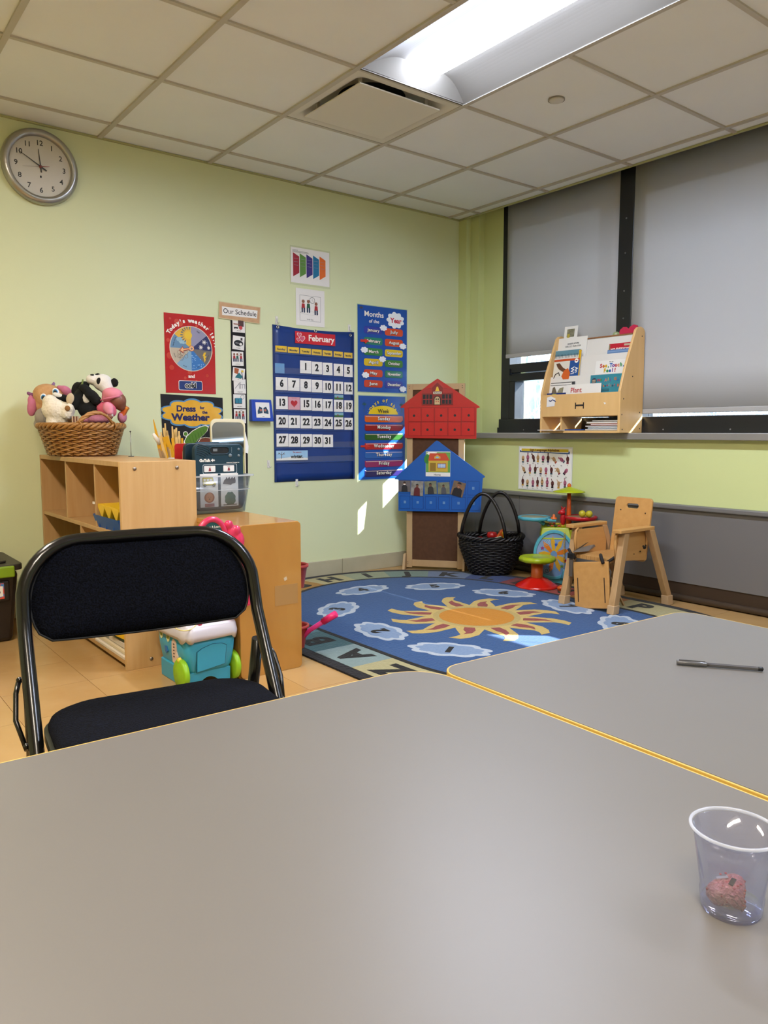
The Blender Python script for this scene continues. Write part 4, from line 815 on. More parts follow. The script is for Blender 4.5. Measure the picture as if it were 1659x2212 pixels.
# jar of sticks and foam pieces behind the tall shelf
jar = thing('craft_jar', 'cylindrical jar of craft sticks and foam shapes behind the tall shelf', 'jar', (-2.520, -.79, .5915)); obj('jar_wall', G().lathe([(.050, 0), (.055, .005), (.056, .235), (.052, .236), (.050, .008), (.0001, .006)], 24), M('#b9bcc0', .3), jar)
s_ = .000139*1.0
def stick(name, label, base, tip, w_, mat, bend=0, grp='craft sticks in the jar', tipw=.4, prong=False):
    # base / tip are x,z offsets (m) from the jar; flat tapered strip with thickness
    b = Vector((base[0], base[1], .02)); t = Vector((tip[0], tip[1], tip[2])); o = thing(name, label, 'craft stick', tuple(Vector((-2.520, -.79, .597))), group=grp)
    d = (t-b); side = d.cross(Vector((.61, .79, 0))).normalized(); g = G(); n = 6; V = []
    for i in range(n+1):
        q = i/n; c_ = b+d*q+side*bend*math.sin(q*PI); ww = w_*(1-(1-tipw)*q**2)
        for s2 in (-1, 1):
            for e in (-1, 1): V.append(c_+side*ww*s2+Vector((.61, .79, 0))*.0015*e)
    F = [(0, 1, 3, 2), (4*n, 4*n+2, 4*n+3, 4*n+1)]
    for i in range(n): a = 4*i; F += [(a, a+2, a+6, a+4), (a+1, a+5, a+7, a+3), (a, a+4, a+5, a+1), (a+2, a+3, a+7, a+6)]
    g.add(V, F)
    obj('strip', g, mat, o)
    if prong:
        p0 = b+d*.72; obj('prong', G().tube([p0, p0+side*.03+Vector((0, 0, .03))], [.006, .003], 6), mat, o)
    return o
YEL = M('#d6a21e', .5); CRM = M('#d9b878', .55); TAN = M('#a98a62', .6); WPL = M('#d9d6cf', .35); PUR = M('#3a2c66', .4)
stick('craft_piece', 'tall pointed yellow foam piece leaning left, tallest in the jar', (.02, 0), (-.092, -.01, .402), .015, YEL, .012, tipw=.1, prong=True)
stick('craft_piece', 'broad yellow foam piece in front with a forked end', (.03, -.03), (-.048, -.03, .325), .018, YEL, -.008, tipw=.7, prong=True)
for i, (x, z, w_, c_, lb) in enumerate(((-.062, .345, .006, CRM, 'cream'), (-.045, .365, .007, CRM, 'cream'), (-.032, .385, .006, CRM, 'cream'), (-.020, .352, .009, CRM, 'cream'), (-.008, .372, .006, CRM, 'cream'), (.0, .345, .010, YEL, 'yellow'), (.012, .358, .008, CRM, 'cream'), (.026, .366, .007, CRM, 'cream'), (-.074, .350, .005, WPL, 'white'))):
    stick('craft_stick', '%s craft stick, %s from the left in the upright bunch in the jar' % (lb, ('third', 'fourth', 'fifth', 'sixth', 'seventh', 'eighth', 'ninth', 'tenth', 'second')[i]), (.012+.004*i-.02, .012*((i % 3)-1)), (x, .012*((i % 4)-1.5), z), w_, c_, .004*((i % 3)-1), tipw=.5)
for i, (x, z, w_, c_, lb, yy) in enumerate(((-.072, .330, .008, CRM, 'short cream', -.03), (-.056, .300, .010, YEL, 'short wide yellow', -.036), (-.036, .330, .009, CRM, 'leaning cream', -.034), (-.016, .318, .010, YEL, 'leaning wide yellow', -.036), (.004, .322, .009, CRM, 'plain cream', -.034), (.020, .330, .010, CRM, 'broad cream', -.030), (.034, .318, .009, YEL, 'rightmost yellow', -.026), (.040, .350, .006, CRM, 'rightmost cream', .02))):
    stick('craft_stick', lb+' craft stick in the front row of the jar', (.010+.004*i-.02, -.03), (x, yy, z), w_, c_, .005*((i % 3)-1), tipw=.55)
for i, (x, z, lb) in enumerate(((-.080, .272, 'lowest'), (-.068, .262, 'second lowest'), (-.040, .278, 'middle'))): stick('clothes_peg', 'wooden peg at the lower left of the jar, %s of three' % lb, (-.01+.01*i, -.02), (x, -.035, z), .008, TAN, 0, tipw=.6, grp='wooden pegs in the jar')
kn = stick('white_handled_brush', 'brush with purple stem and white handle leaning left in the jar', (.0, .01), (-.060, .0, .300), .010, PUR, 0, tipw=.9, grp=None); obj('white_handle', G().tube([(-.062, 0, .292), (-.075, 0, .315), (-.092, 0, .338)], [.010, .011, .007], 10), WPL, kn)
cn = thing('paper_cone', 'small white paper cone at the right side of the jar', 'cone', (-2.47, -.815, .80)); obj('cone_wall', G().lathe([(.002, -.03), (.020, .035), (.0185, .035), (.001, -.026)], 16), PAPER, cn); cn.rotation_euler = (.15, .2, 0); cn.parent = None
cn2 = thing('folded_paper', 'white folded paper piece sticking out above the cone', 'paper', (-2.465, -.80, .846)); obj('sheet', G().add([(-.03, 0, -.02), (.03, 0, .03), (-.035, 0, .032), (-.03, .002, -.02), (.03, .002, .03), (-.035, .002, .032)], [(0, 1, 2), (5, 4, 3), (0, 3, 4, 1), (1, 4, 5, 2), (2, 5, 3, 0)]), PAPER, cn2)
# ================================================================== wicker basket
BA = math.radians(96-90+78)  # long axis close to the shelf's length
bk = thing('wicker_basket', 'oval honey-brown wicker basket of stuffed toys on the tall shelf', 'basket', (-2.783, -.305, .8285), math.radians(80))
WK = M('#9a662c*0.8', .35, col2='#b8864a*0.8', scale=18, contrast=.25); WKD = M('#6d3f18', .45)
AX, AY = .212, .150
def bas(a, h): # outline at height fraction h
    q = 1+.16*h; return AX*q*math.cos(a), AY*(1+.26*h)*math.sin(a)
NS = 30; g = G()
for k in range(NS):
    a = 2*PI*k/NS; g.tube([(bas(a, h)[0], bas(a, h)[1], .004+.130*h) for h in (0, .33, .66, 1)], .0035, 5)
stuff(obj('stakes', g, WKD, bk)); g = G()
for r in range(13):
    h = (r+.5)/13; pts = []
    for i in range(120):
        a = 2*PI*i/120; w_ = .0045*math.cos(NS/2*a+PI*r); x, y = bas(a, h); nrm = Vector((x/AX**2, y/AY**2, 0)).normalized(); z = .006+.128*h+.0022*math.sin(NS*a)
        pts.append((x+nrm.x*(w_+.001), y+nrm.y*(w_+.001), z))
    g.tube(pts, .0052, 5, True)
stuff(obj('woven_rows', g, WK, bk)); g = G()
for s2 in range(3):
    pts = []
    for i in range(150):
        a = 2*PI*i/150; x, y = bas(a, 1.04); nrm = Vector((x/AX**2, y/AY**2, 0)).normalized(); ph = 14*a+2*PI*s2/3
        pts.append((x+nrm.x*.009*math.cos(ph), y+nrm.y*.009*math.cos(ph), .143+.009*math.sin(ph)))
    g.tube(pts, .0078, 6, True)
stuff(obj('braided_rim', g, WK, bk))
obj('basket_floor', G().prism([bas(2*PI*i/40, 0) for i in range(40)], .001, .006), WKD, bk); obj('lining', G().lathe([(.97, .006), (1.10, .130)], 40, None, AX, AY), WKD, bk)
for sgn in (-1,):
    hp_ = []
    for i in range(15):
        t = i/14; a = math.radians(168+50*t); x, y = bas(a, 1.05); hp_.append((x, y, .148+.056*math.sin(PI*t)**.7))
    hp_ = [Vector(q) for q in hp_]
    g = G()
    for s2 in range(3): g.tube([q+Vector((.004*math.cos(i*.9+2.1*s2), .004*math.sin(i*.9+2.1*s2), .004*math.sin(i*.9+2.1*s2))) for i, q in enumerate(hp_)], .006, 6)
    obj('handle', g, M('#a97a48', .4), bk)
    for q in (hp_[0], hp_[-1]):
        g = G()
        for k in range(4): g.tube([(q.x+.017*math.cos(b_)*.7+.004*k-.006, q.y+.017*math.cos(b_)*.7, .142+.020*math.sin(b_)) for b_ in [2*PI*i/14 for i in range(14)]], .003, 5, True)
        obj('handle_binding', g, WK, bk)
# ------------------------------------------------------------------ soft toys: built in a frame turned to the room
YAWZ = -.6577
def S(a, b, y=0): return ((a-763)*.000413, y, (1145-b)*.000413)
TO = (-2.781, -.291, .8275)
def toy(name, label, cat='stuffed toy', grp='soft toys in the wicker basket'): return thing(name, label, cat, TO, YAWZ, grp)
def soft(name, blobs, mat, parent, vox=.005, fur=None):
    g = G()
    for c_, r, *ro in blobs: g.ell(c_, r, rot=(Matrix.Rotation(ro[0], 3, 'Y') if ro else None), n=18, m=12)
    o = obj(name, g, mat, parent); r_ = o.modifiers.new('r', 'REMESH'); r_.mode = 'VOXEL'; r_.voxel_size = vox; r_.use_smooth_shade = True
    s3 = o.modifiers.new('s', 'SMOOTH'); s3.factor = .8; s3.iterations = 4
    if fur:
        tx = bpy.data.textures.get('furtex') or bpy.data.textures.new('furtex', 'CLOUDS'); tx.noise_scale = .012; d = o.modifiers.new('d', 'DISPLACE'); d.texture = tx; d.strength = fur; d.texture_coords = 'LOCAL'
    return o
pd = toy('plush_puppy', 'tan plush puppy with pink ears and blue eyes at the left of the basket')
TANP = M('#b98a5c', .95, col2='#c69a6c', scale=60, bump=.3); PNK = M('#c0708e', .9, bump=.2, scale=90); GRY = M('#9a9288', .95, bump=.3, scale=60); CRMP = M('#e3d9c6', .95, bump=.5, scale=90); BLKP = M('#070708', .95, bump=.3, scale=80); WHP = M('#dedad4', .95, bump=.3, scale=80)
soft('body', [(S(385, 465, .03), (.088, .065, .066), .45), (S(315, 540, .03), (.060, .05, .058)), (S(430, 640, .06), (.07, .06, .07)), (S(460, 760, .07), (.06, .06, .06))], TANP, pd)
for a, b in ((375, 465), (512, 400)):
    e = obj('eye', G().ell(S(a, b, -.034 if a < 400 else -.030), (.017, .012, .020), rot=Matrix.Rotation(-.35, 3, 'Y'), n=16, m=10), M('#e6e6ea', .25), pd); obj('iris', G().ell(S(a+6, b+2, -.043 if a < 400 else -.039), (.012, .006, .014), n=14, m=8), M('#2f7fb8', .2), e); obj('pupil', G().ell(S(a+9, b+4, -.047 if a < 400 else -.043), (.008, .004, .010), n=12, m=8), BLACK, e)
soft('ear', [(S(205, 575, -.01), (.024, .018, .046), .15), (S(190, 500, -.005), (.016, .014, .03))], PNK, pd); soft('ear', [(S(590, 385, .02), (.036, .018, .022), .75), (S(520, 345, .02), (.02, .014, .012), .4)], PNK, pd)
soft('bow', [(S(165, 415), (.014, .010, .010), .6), (S(198, 430), (.011, .010, .012), -.6)], M('#7d4a72', .8), pd); soft('bow', [(S(430, 300, .03), (.008, .008, .014), .3), (S(395, 320, .03), (.015, .008, .007), -.3)], M('#8d6a9a', .8), pd)
gk = toy('plush_raccoon', 'grey plush toy with dark striped mask, low left in the basket')
soft('body', [(S(340, 690, -.02), (.040, .035, .045)), (S(300, 770, -.01), (.034, .03, .03)), (S(420, 740, .0), (.04, .035, .04)), (S(380, 620, .01), (.03, .03, .025))], GRY, gk); soft('collar', [(S(380, 690, -.045), (.012, .008, .038), -.35)], M('#8a8580', .9), gk)
soft('mask', [(S(470, 480, -.055), (.022, .018, .016), -.5), (S(600, 470, -.045), (.040, .02, .018), .1), (S(430, 540, -.04), (.014, .015, .02))], BLKP, gk); soft('muzzle', [(S(560, 440, -.052), (.030, .018, .012), .3)], WHP, gk)
cr = toy('plush_lamb', 'cream fluffy plush lamb flopping over the basket rim')
soft('body', [(S(560, 620, -.085), (.066, .05, .055), .3), (S(500, 520, -.085), (.035, .035, .035)), (S(660, 620, -.085), (.05, .04, .04)), (S(545, 760, -.100), (.036, .03, .040)), (S(620, 730, -.09), (.034, .03, .032)), (S(740, 600, -.105), (.022, .022, .026)), (S(700, 660, -.10), (.03, .03, .03))], CRMP, cr, fur=.006)
obj('foot_pad', G().ell(S(738, 596, -.127), (.013, .005, .013), n=14, m=8), M('#8d6234', .9), cr)
pa = toy('plush_panda', 'black and white plush panda lying on top of the basket')
soft('body', [(S(850, 500, -.01), (.070, .055, .062), .5), (S(800, 420, -.01), (.040, .04, .045)), (S(760, 370, -.03), (.024, .026, .038), .3), (S(820, 470, -.05), (.030, .035, .045), .1), (S(760, 520, -.07), (.030, .03, .040), .1), (S(900, 610, -.04), (.050, .045, .042)), (S(840, 320, -.03), (.030, .028, .018), -.2)], BLKP, pa)
soft('belly', [(S(870, 470, -.04), (.022, .036, .045), -.5), (S(1000, 560, -.03), (.022, .02, .02))], WHP, pa)
soft('arm', [(S(900, 370, -.07), (.034, .022, .020), .5), (S(960, 440, -.07), (.036, .024, .024), .6), (S(1010, 500, -.06), (.026, .024, .024))], BLKP, pa)
soft('head', [(S(1050, 290, -.01), (.046, .046, .042)), (S(945, 255, -.025), (.032, .03, .026)), (S(1090, 340, -.01), (.036, .04, .036))], WHP, pa)
soft('ear', [(S(1185, 290, -.01), (.021, .014, .023))], BLKP, pa); soft('ear', [(S(985, 195, .0), (.015, .012, .008))], BLKP, pa)
obj('eye_patch', G().ell(S(1040, 280, -.047), (.013, .010, .018), rot=Matrix.Rotation(.1, 3, 'Y')), BLKP, pa); obj('nose', G().ell(S(960, 205, -.045), (.010, .006, .004)), BLACK, pa); obj('paw_pad', G().ell(S(750, 485, -.103), (.019, .008, .027), rot=Matrix.Rotation(.25, 3, 'Y')), M('#c4b296', .95, bump=.3), pa)
obj('bamboo', G().tube([S(860, 260, -.055), S(855, 310, -.06), S(820, 355, -.06)], [.004, .005, .003], 6), M('#6a7a3a', .6), pa)
bd = toy('baby_doll', 'baby doll in a pink cap and outfit at the right of the basket', 'doll')
SKD = M('#7d4c3a', .5)
soft('body', [(S(1140, 600, -.05), (.036, .035, .04)), (S(1080, 590, -.045), (.034, .03, .034)), (S(1180, 610, -.06), (.024, .026, .034), -.3)], M('#d4607a', .85, bump=.2, scale=60), bd)
soft('head', [(S(1235, 500, -.03), (.040, .04, .040)), (S(1262, 560, -.02), (.024, .03, .026))], SKD, bd); soft('cap', [(S(1180, 430, -.035), (.050, .045, .034), .1), (S(1130, 470, -.04), (.030, .03, .024))], M('#d98496', .85, bump=.1), bd); obj('cap_brim', G().tube([S(1075, 500, -.075), S(1150, 482, -.085), S(1230, 466, -.080), S(1285, 450, -.055)], .005, 6), M('#c86f84', .8), bd)
soft('sleeve', [(S(1170, 590, -.088), (.026, .02, .030), -.3), (S(1190, 640, -.09), (.018, .018, .016))], M('#dc8ba0', .85), bd); obj('cuff', G().tube([S(1160+15*0, 668, -.09), S(1222, 672, -.09)], .007, 8), WHP, bd); soft('hand', [(S(1192, 692, -.092), (.014, .012, .012))], SKD, bd, .003)
px_ = toy('red_candy_box', 'small red and orange toy at the right rim of the basket', 'toy'); obj('body', G().box(-.012, .012, -.012, .012, -.028, .028, Matrix.Translation(S(1290, 625, -.01)) @ Matrix.Rotation(.5, 4, 'Y')), M('#b3361c', .4, col2='#d07a2c', scale=50), px_, .004); obj('end_cap', G().box(-.0125, .0125, -.0125, .0125, .018, .024, Matrix.Translation(S(1290, 625, -.01)) @ Matrix.Rotation(.5, 4, 'Y')), M('#d9902c', .4), px_)
pc = toy('pink_cloth', 'pale pink knitted cloth lying inside the basket by the handle', 'cloth'); soft('folds', [(S(1040, 720, -.06), (.055, .04, .024)), (S(960, 730, -.05), (.03, .03, .02)), (S(1255, 690, .0), (.022, .03, .030)), (S(860, 730, -.04), (.04, .03, .015))], M('#b8748c', .95, bump=.5, scale=80), pc)
sb = toy('striped_scarf', 'brown striped cloth end beside the lamb in the basket', 'cloth'); 
for k in range(5): obj('stripe', G().box(.0065*k, .0065*k+.0062, -.004, .004, -.016, .016, Matrix.Translation(S(775, 725, -.115))), M('#6b3a2c' if k % 2 else '#c4a88a', .9), sb)
# ================================================================== ice cream cart
CB = M('#2f95b8', .35); WPC = M('#dfdcea*0.75', .25, spec=.6); MAG = M('#d0305c', .28, spec=.6); LIME = M('#86b81a', .4)
ct = thing('toy_cart', 'blue and white toy ice cream cart with pink sign and green wheels', 'toy cart', (-2.722, -1.455, 0))
V = []; F = []; lv = [(.086, .125, .055), (.092, .131, .075), (.100, .138, .130), (.104, .143, .205)]
for hx, hy, z in lv:
    for q in rrect(-hx, hx, -hy, hy, .030, 5): V.append((q[0], q[1], z))
n = 24
for i in range(3):
    for k in range(n): l = (k+1) % n; F.append((i*n+k, i*n+l, (i+1)*n+l, (i+1)*n+k))
F.append(tuple(range(n))[::-1]); F.append(tuple(range(3*n, 4*n))); g = G().add(V, F, None, True); g.sm[-1] = g.sm[-2] = False; obj('body', g, CB, ct)
MX = Matrix(((1, 0, 0, 0), (0, 0, -1, 0), (0, 1, 0, 0), (0, 0, 0, 1)))  # (x,y)->(x,z) facing -y
def front(z): return -.1305-(z-.055)*.085
pts = [(-.062, .063), (.052, .078), (.060, .150), (.040, .160), (.0, .163), (-.040, .152), (-.060, .140)]
obj('door_groove', G().prism(pts, .1345, .1405, MX), M('#14506a', .5), ct); obj('door', G().prism([((x+.002)*.965-.002, (z-.115)*.965+.115) for x, z in pts], .1345, .1425, MX), CB, ct, .001)
V = []; F = []; lv = [(.108, .148, .196, 1), (.114, .154, .186, 1), (.116, .156, .200, 0), (.110, .150, .232, 0), (.094, .132, .246, 0)]
NT = 64; ro = rrect(-1, 1, -1, 1, .35, 15)
for hx, hy, z, sc_ in lv:
    for i, q in enumerate(ro): V.append((q[0]*hx, q[1]*hy, z-(.012*abs(math.sin(i*PI*8/NT)) if sc_ else 0)))
n = len(ro)
for i in range(len(lv)-1):
    for k in range(n): l = (k+1) % n; F.append((i*n+k, i*n+l, (i+1)*n+l, (i+1)*n+k))
F.append(tuple(range((len(lv)-1)*n, len(lv)*n))); obj('white_tray', G().add(V, F, None, True), WPC, ct)
obj('pink_base', G().prism(rrect(-.050, .045, -.085, .060, .012), .244, .262), MAG, ct, .003); obj('tray_rim_cloud', G().prism(cloudpts(.005, -.045, .032, .026, 6, .12), .262, .282), WPC, ct, .004)
obj('purple_scoop', G().ell((-.066, -.100, .243), (.028, .022, .016)), M('#432a78', .2), ct); obj('corner_bump', G().ell((-.078, -.118, .225), (.028, .028, .024)), WPC, ct)
obj('cord_loop', G().tube([(-.098+.045*math.cos(a), -.128+.02*math.sin(a), .256+.026*math.sin(a)) for a in [2*PI*i/30 for i in range(30)]], .0022, 6, True), M('#d8cc86', .4), ct)
for sy, sx in ((-1, -1), (-1, 1), (1, -1), (1, 1)):
    pass
AXW = Matrix(((0, 0, 1, 0), (1, 0, 0, 0), (0, 1, 0, 0), (0, 0, 0, 1)))  # prism z -> world x
for x, nm in ((-.112, 'wheel'), (.094, 'wheel')):
    w1 = obj(nm, G().lathe([(.0001, 0), (.030, .001), (.036, .004), (.052, .004), (.056, .008), (.056, .022), (.052, .026), (.0001, .026)], 30, Matrix.Translation((x-.006, -.098, .0565)) @ Matrix.Rotation(PI/2, 4, 'Y')), LIME, ct)
    pass
g = G(); a_ = [(-.085, .0), (-.062, .0)]+[(-.062+.11*i/10, .0+.036*math.sin(PI*i/10)) for i in range(1, 10)]+[(.048, .0), (.078, .0), (.080, .06), (-.088, .06)]
obj('skirt', G().prism(a_, .118, .126, MX), CB, ct, .001); obj('skirt', G().prism(a_, -.12, -.112, MX), CB, ct, .001); obj('undercarriage', G().box(-.08, .07, -.11, .11, .036, .056), CB, ct); obj('side_skirt', G().box(-.096, -.084, -.02, .118, .0, .07), CB, ct, .004)
# face and buttons on the -x side
def lf(name, pts, x, th, m, par=ct): # pts in (y,z)
    return obj(name, G().prism(pts, 0, th, Matrix(((0, 0, -1, x), (1, 0, 0, 0), (0, 1, 0, 0), (0, 0, 0, 1)))), m, par)
for y in (.088, .022):
    e = lf('eye', circ(y, .180, .017, 18, .028), -.100, .004, M('#c9cc9a', .4)); lf('iris', circ(y-.002, .184, .012, 14, .020), -.104, .002, M('#6d7a1c', .4), ct); lf('pupil', circ(y-.003, .190, .008, 12, .012), -.106, .001, BLACK, ct); lf('glint', circ(y+.0, .195, .003, 8), -.107, .001, W_, ct)
lf('mouth', [(.062, .128), (.040, .132), (.034, .112), (.046, .102), (.056, .108)], -.098, .004, M('#1f62a8', .4)); lf('speaker_panel', [(-.055, .168), (-.030, .176), (-.014, .160), (-.012, .120), (-.020, .086), (-.036, .082), (-.044, .090), (-.058, .088), (-.066, .110), (-.056, .130)], -.096, .008, M('#cdb4a8', .4))
for k in range(5): lf('speaker_slot', circ(-.036, .108+.012*k, .005, 8, .002), -.104, .002, INK)
obj('yellow_knob', G().lathe([(.012, 0), (.010, .010), (.0001, .012)], 8, Matrix.Translation((-.104, -.095, .108)) @ Matrix.Rotation(-PI/2, 4, 'Y')), M('#cfc23a', .35), ct)
# pink sign arch
SX = -.016; Z0 = .575
sg = obj('sign_arch', G().tube([(SX-.058+0*i, .02, .25+.06*i) for i in range(5)]+[(SX+.058*math.cos(a), .02, .552+.085*math.sin(a)) for a in [PI-PI*i/16 for i in range(17)]]+[(SX+.058, .02, .51-.06*i) for i in range(5)], .0115, 10), MAG, ct)
obj('sign_face', G().prism([(SX+.052*math.cos(a), .552+.078*math.sin(a)) for a in [PI*i/16 for i in range(17)]]+[(SX-.052, .30), (SX+.052, .30)], -.024, -.016, MX), M('#1d5a60', .3), sg)
TS_ = Matrix.Translation((SX, .0155, 0)) @ Matrix.Rotation(PI/2, 4, 'X')
text('Scoop & Learn', .0085, W_, sg, 0, .609, .001, .02, T=TS_, width=.066); text('Ice Cream Cart', .013, M('#e3a82c', .4), sg, 0, .586, .001, .04, T=TS_, width=.094); text('TM', .003, W_, sg, .030, .618, .001, T=TS_)
soft('pink_cone', [((.062, .02, .575), (.022, .018, .034)), ((.052, .02, .612), (.018, .016, .018)), ((.088, .015, .548), (.024, .02, .040)), ((.085, .015, .500), (.020, .016, .02)), ((.080, .01, .590), (.016, .014, .02))], MAG, ct, .004)
obj('cone_cup', G().lathe([(.016, .40), (.022, .49), (.018, .50), (.0001, .50)], 16, Matrix.Translation((.098, .015, 0))), M('#d8306a', .3), ct); obj('cone_holder', G().box(.070, .124, -.012, .010, .30, .455), MAG, ct, .008)
soft('pink_flower', [((SX-.075, .02, .578), (.020, .016, .024)), ((SX-.088, .02, .558), (.014, .014, .02)), ((SX-.070, .02, .538), (.012, .014, .024))], MAG, ct, .004)
obj('post', G().box(-.085, -.060, .01, .03, .245, .53).box(.045, .07, .01, .03, .245, .35), MAG, ct, .004)

for o_ in ct.children:
    if o_.name.split('.')[0] in ('sign_arch', 'pink_cone', 'cone_cup', 'cone_holder', 'pink_flower', 'post'): o_.location = (.030, -.152, -.012 if 'post' not in o_.name else 0)
# ================================================================== cork board with school and home houses
CR = Vector((.62338, -.78192, 0)); cz = math.atan2(CR.y, CR.x)
cbd = thing('cork_board', 'tall wood-framed brown board standing on feet in the corner', 'board', (-.576, -.126, 0), rot=(PI/2, 0, cz))
FRM = M('#a88a62', .55, col2='#b89a70', scale=6, stretch=(1, 1, 8)); 
for x0, x1, y0, y1 in ((-.004, .036, .012, 1.265), (.350, .390, .012, 1.265)): obj('frame_stile', G().box(x0+.0, x1, y0, y1, -.012, .012), FRM, cbd, .002)
for y0, y1 in ((.020, .066), (1.225, 1.265)): obj('frame_rail', G().box(.036, .350, y0, y1, -.012, .012), FRM, cbd, .002)
obj('brown_panel', G().box(.036, .350, .066, 1.225, -.008, .004), M('#4a2c16', .85, col2='#54341c', scale=40, bump=.1), cbd)
for x in (-.020, .392): obj('foot', G().prism([(-.085, 0), (.062, 0), (.045, .055), (.022, .105), (-.022, .105), (-.045, .055)], x-.004, x+.014, Matrix(((0, 0, 1, 0), (0, 1, 0, 0), (1, 0, 0, 0), (0, 0, 0, 1)))), FRM, cbd, .002)
for x, y in ((.012, 1.250), (.012, 1.236), (.372, 1.250), (.372, 1.236), (.006, .05), (.006, .035)): obj('screw', G().lathe([(.0001, .0135), (.003, .013), (.003, .012)], 8, Matrix.Translation((x, y, 0))), M('#3a2c20', .5), cbd)
RED = M('#b01418', .35); RD2 = M('#8a0f14', .4)
def house(name, label, x, y, z): return thing(name, label, 'wall chart', tuple(Vector((-.576, -.126, 0))+CR*x+Vector((-.78192, -.62338, 0))*z+Vector((0, 0, y))), rot=(PI/2, 0, cz))
h = house('school_chart', 'red school-house chart with ten small flaps on the tall board', 0, 0, .020)
flat('house_shape', [(-.015, .902), (.471, .898), (.470, 1.098), (.492, 1.104), (.488, 1.112), (.262, 1.262), (.207, 1.298), (.152, 1.262), (-.042, 1.116), (-.047, 1.106), (-.019, 1.104)], RED, h, 0, .005)
for i in range(5):
    for j in range(2):
        x = .053+.0905*i; y = 1.057-.095*j
        f_ = obj('door_flap', G().prism([(x-.040, y-.043), (x+.040, y-.043), (x+.040, y+.043), (x-.040, y+.043)], .0055, .0075), M('#b8161a', .35), h, .0008)
        flat('black_hole', circ(x-.004+.002*i, y-.004, .0085, 14), INK, f_, .0076)
g = G()
for x in [.012]+[.098+.0905*i for i in range(4)]+[.460]: g.box(x-.001, x+.001, .918, 1.106, .005, .0058)
for y in (.918, 1.010, 1.106): g.box(.012, .460, y-.001, y+.001, .005, .0058)
g.box(-.010, .008, .905, .907, .005, .0058); obj('panel_lines', g, M('#6d0c10', .5), h)
sch = obj('school_picture', G().prism([(.102, 1.122), (.312, 1.122), (.312, 1.196), (.296, 1.232), (.250, 1.236), (.207, 1.285), (.163, 1.236), (.118, 1.232), (.102, 1.196)], .0058, .008), M('#7a1216', .4), h, .001)
flat('roof_left', [(.098, 1.200), (.170, 1.200), (.170, 1.232), (.118, 1.234)], M('#a01c20', .4), sch, .0082); flat('roof_right', [(.244, 1.200), (.316, 1.200), (.298, 1.234), (.244, 1.232)], M('#a01c20', .4), sch, .0082); flat('gable_roof', [(.158, 1.240), (.207, 1.290), (.256, 1.240), (.248, 1.232), (.207, 1.272), (.166, 1.232)], M('#a8262a', .4), sch, .0090)
flat('bell', [(.192, 1.214), (.222, 1.214), (.217, 1.226), (.213, 1.240), (.207, 1.246), (.201, 1.240), (.197, 1.226)], M('#d8b040', .35, metal=.3), sch, .0092); rect('sign_board', .180, .236, 1.196, 1.211, M('#e0d6c0', .5), sch, .0098); text('School', .009, INK, sch, .208, 1.203, .0106, .05, width=.046)
for x0 in (.110, .240):
    wn = rect('school_window', x0, x0+.062, 1.130, 1.192, INK, sch, .0084)
    g = G()
    for k in range(1, 3): g.box(x0+.0205*k-.002, x0+.0205*k+.002, 1.130, 1.192, .0092, .0100)
    g.box(x0, x0+.062, 1.159, 1.163, .0092, .0100); obj('muntin', g, M('#a02024', .4), wn)
flat('door_frame', circ(.207, 1.160, .024, 12, .024, 0, PI)+[(.183, 1.124), (.231, 1.124)], M('#2a1412', .5), sch, .0084); flat('school_door', circ(.207, 1.158, .018, 12, .020, 0, PI)+[(.189, 1.126), (.225, 1.126)], M('#c4a87a', .5), sch, .0092)
for q in (.200, .214): flat('door_heart', circ(q, 1.145, .004, 8), M('#a01c20', .4), sch, .0100); rect('door_pane', q-.004, q+.004, 1.156, 1.166, INK, sch, .0100)
BL = M('#0f56a8', .4)
h = house('home_chart', 'blue home-house chart with small photos pinned under its roof', 0, 0, .030)
flat('house_shape', [(-.056, .405), (.506, .408), (.519, .637), (.533, .644), (.530, .652), (.220, .880), (.207, .886), (.194, .878), (-.080, .632), (-.084, .622), (-.058, .619)], BL, h, 0, .005)
COLS = [(-.052, .030), (.034, .122), (.126, .212), (.216, .302), (.306, .410), (.414, .502)]
for (a, b) in COLS:
    for y0, y1 in ((.420, .510), (.522, .618)): obj('picture_slot', G().holed([(a+.004, y0), (b-.004, y0), (b-.004, y1), (a+.004, y1)], [(a+.007, y0+.003), (b-.007, y0+.003), (b-.007, y1-.003), (a+.007, y1-.003)], .005, .0062), M('#0b3f86', .4), h)
for i, (a, b) in enumerate(COLS):
    rect('hook_square', (a+b)/2-.008, (a+b)/2+.008, .458, .476, M('#5f86b8', .8), h, .0055)
rect('hook_square', .448, .464, .560, .578, M('#5f86b8', .8), h, .0055)
hc = obj('home_card', G().box(.133, .300, .645, .812, .0055, .0070), PAPER, h); rect('sky', .134, .299, .672, .808, M('#5f9a48', .5), hc, .0072)
flat('tree', circ(.142, .760, .022, 10, .030)[:], M('#2f7a30', .5), hc, .0078) ; flat('cloud', cloudpts(.175, .800, .035, .010), W_, hc, .0080)
flat('roof', [(.150, .750), (.160, .800), (.270, .800), (.296, .752)], M('#c2472a', .5), hc, .0084); rect('house_wall', .152, .284, .676, .752, M('#c4a63a', .5), hc, .0080); flat('dormer', [(.192, .764), (.192, .778), (.212, .790), (.233, .778), (.233, .764)], M('#c9a54a', .5), hc, .0092); flat('dormer_window', circ(.212, .773, .010, 10, .006), M('#8fb4d6', .4), hc, .0100)
rect('front_door', .162, .202, .682, .736, M('#8a6a1c', .5), hc, .0088); rect('window_frame', .212, .272, .700, .734, M('#9a4a3a', .5), hc, .0088); rect('window_pane', .216, .268, .704, .730, M('#9cb6d8', .4), hc, .0096); rect('window_bar', .241, .243, .704, .730, W_, hc, .0104); rect('window_bar', .216, .268, .716, .718, W_, hc, .0104); text('Home', .013, INK, hc, .212, .656, .0075, .01)
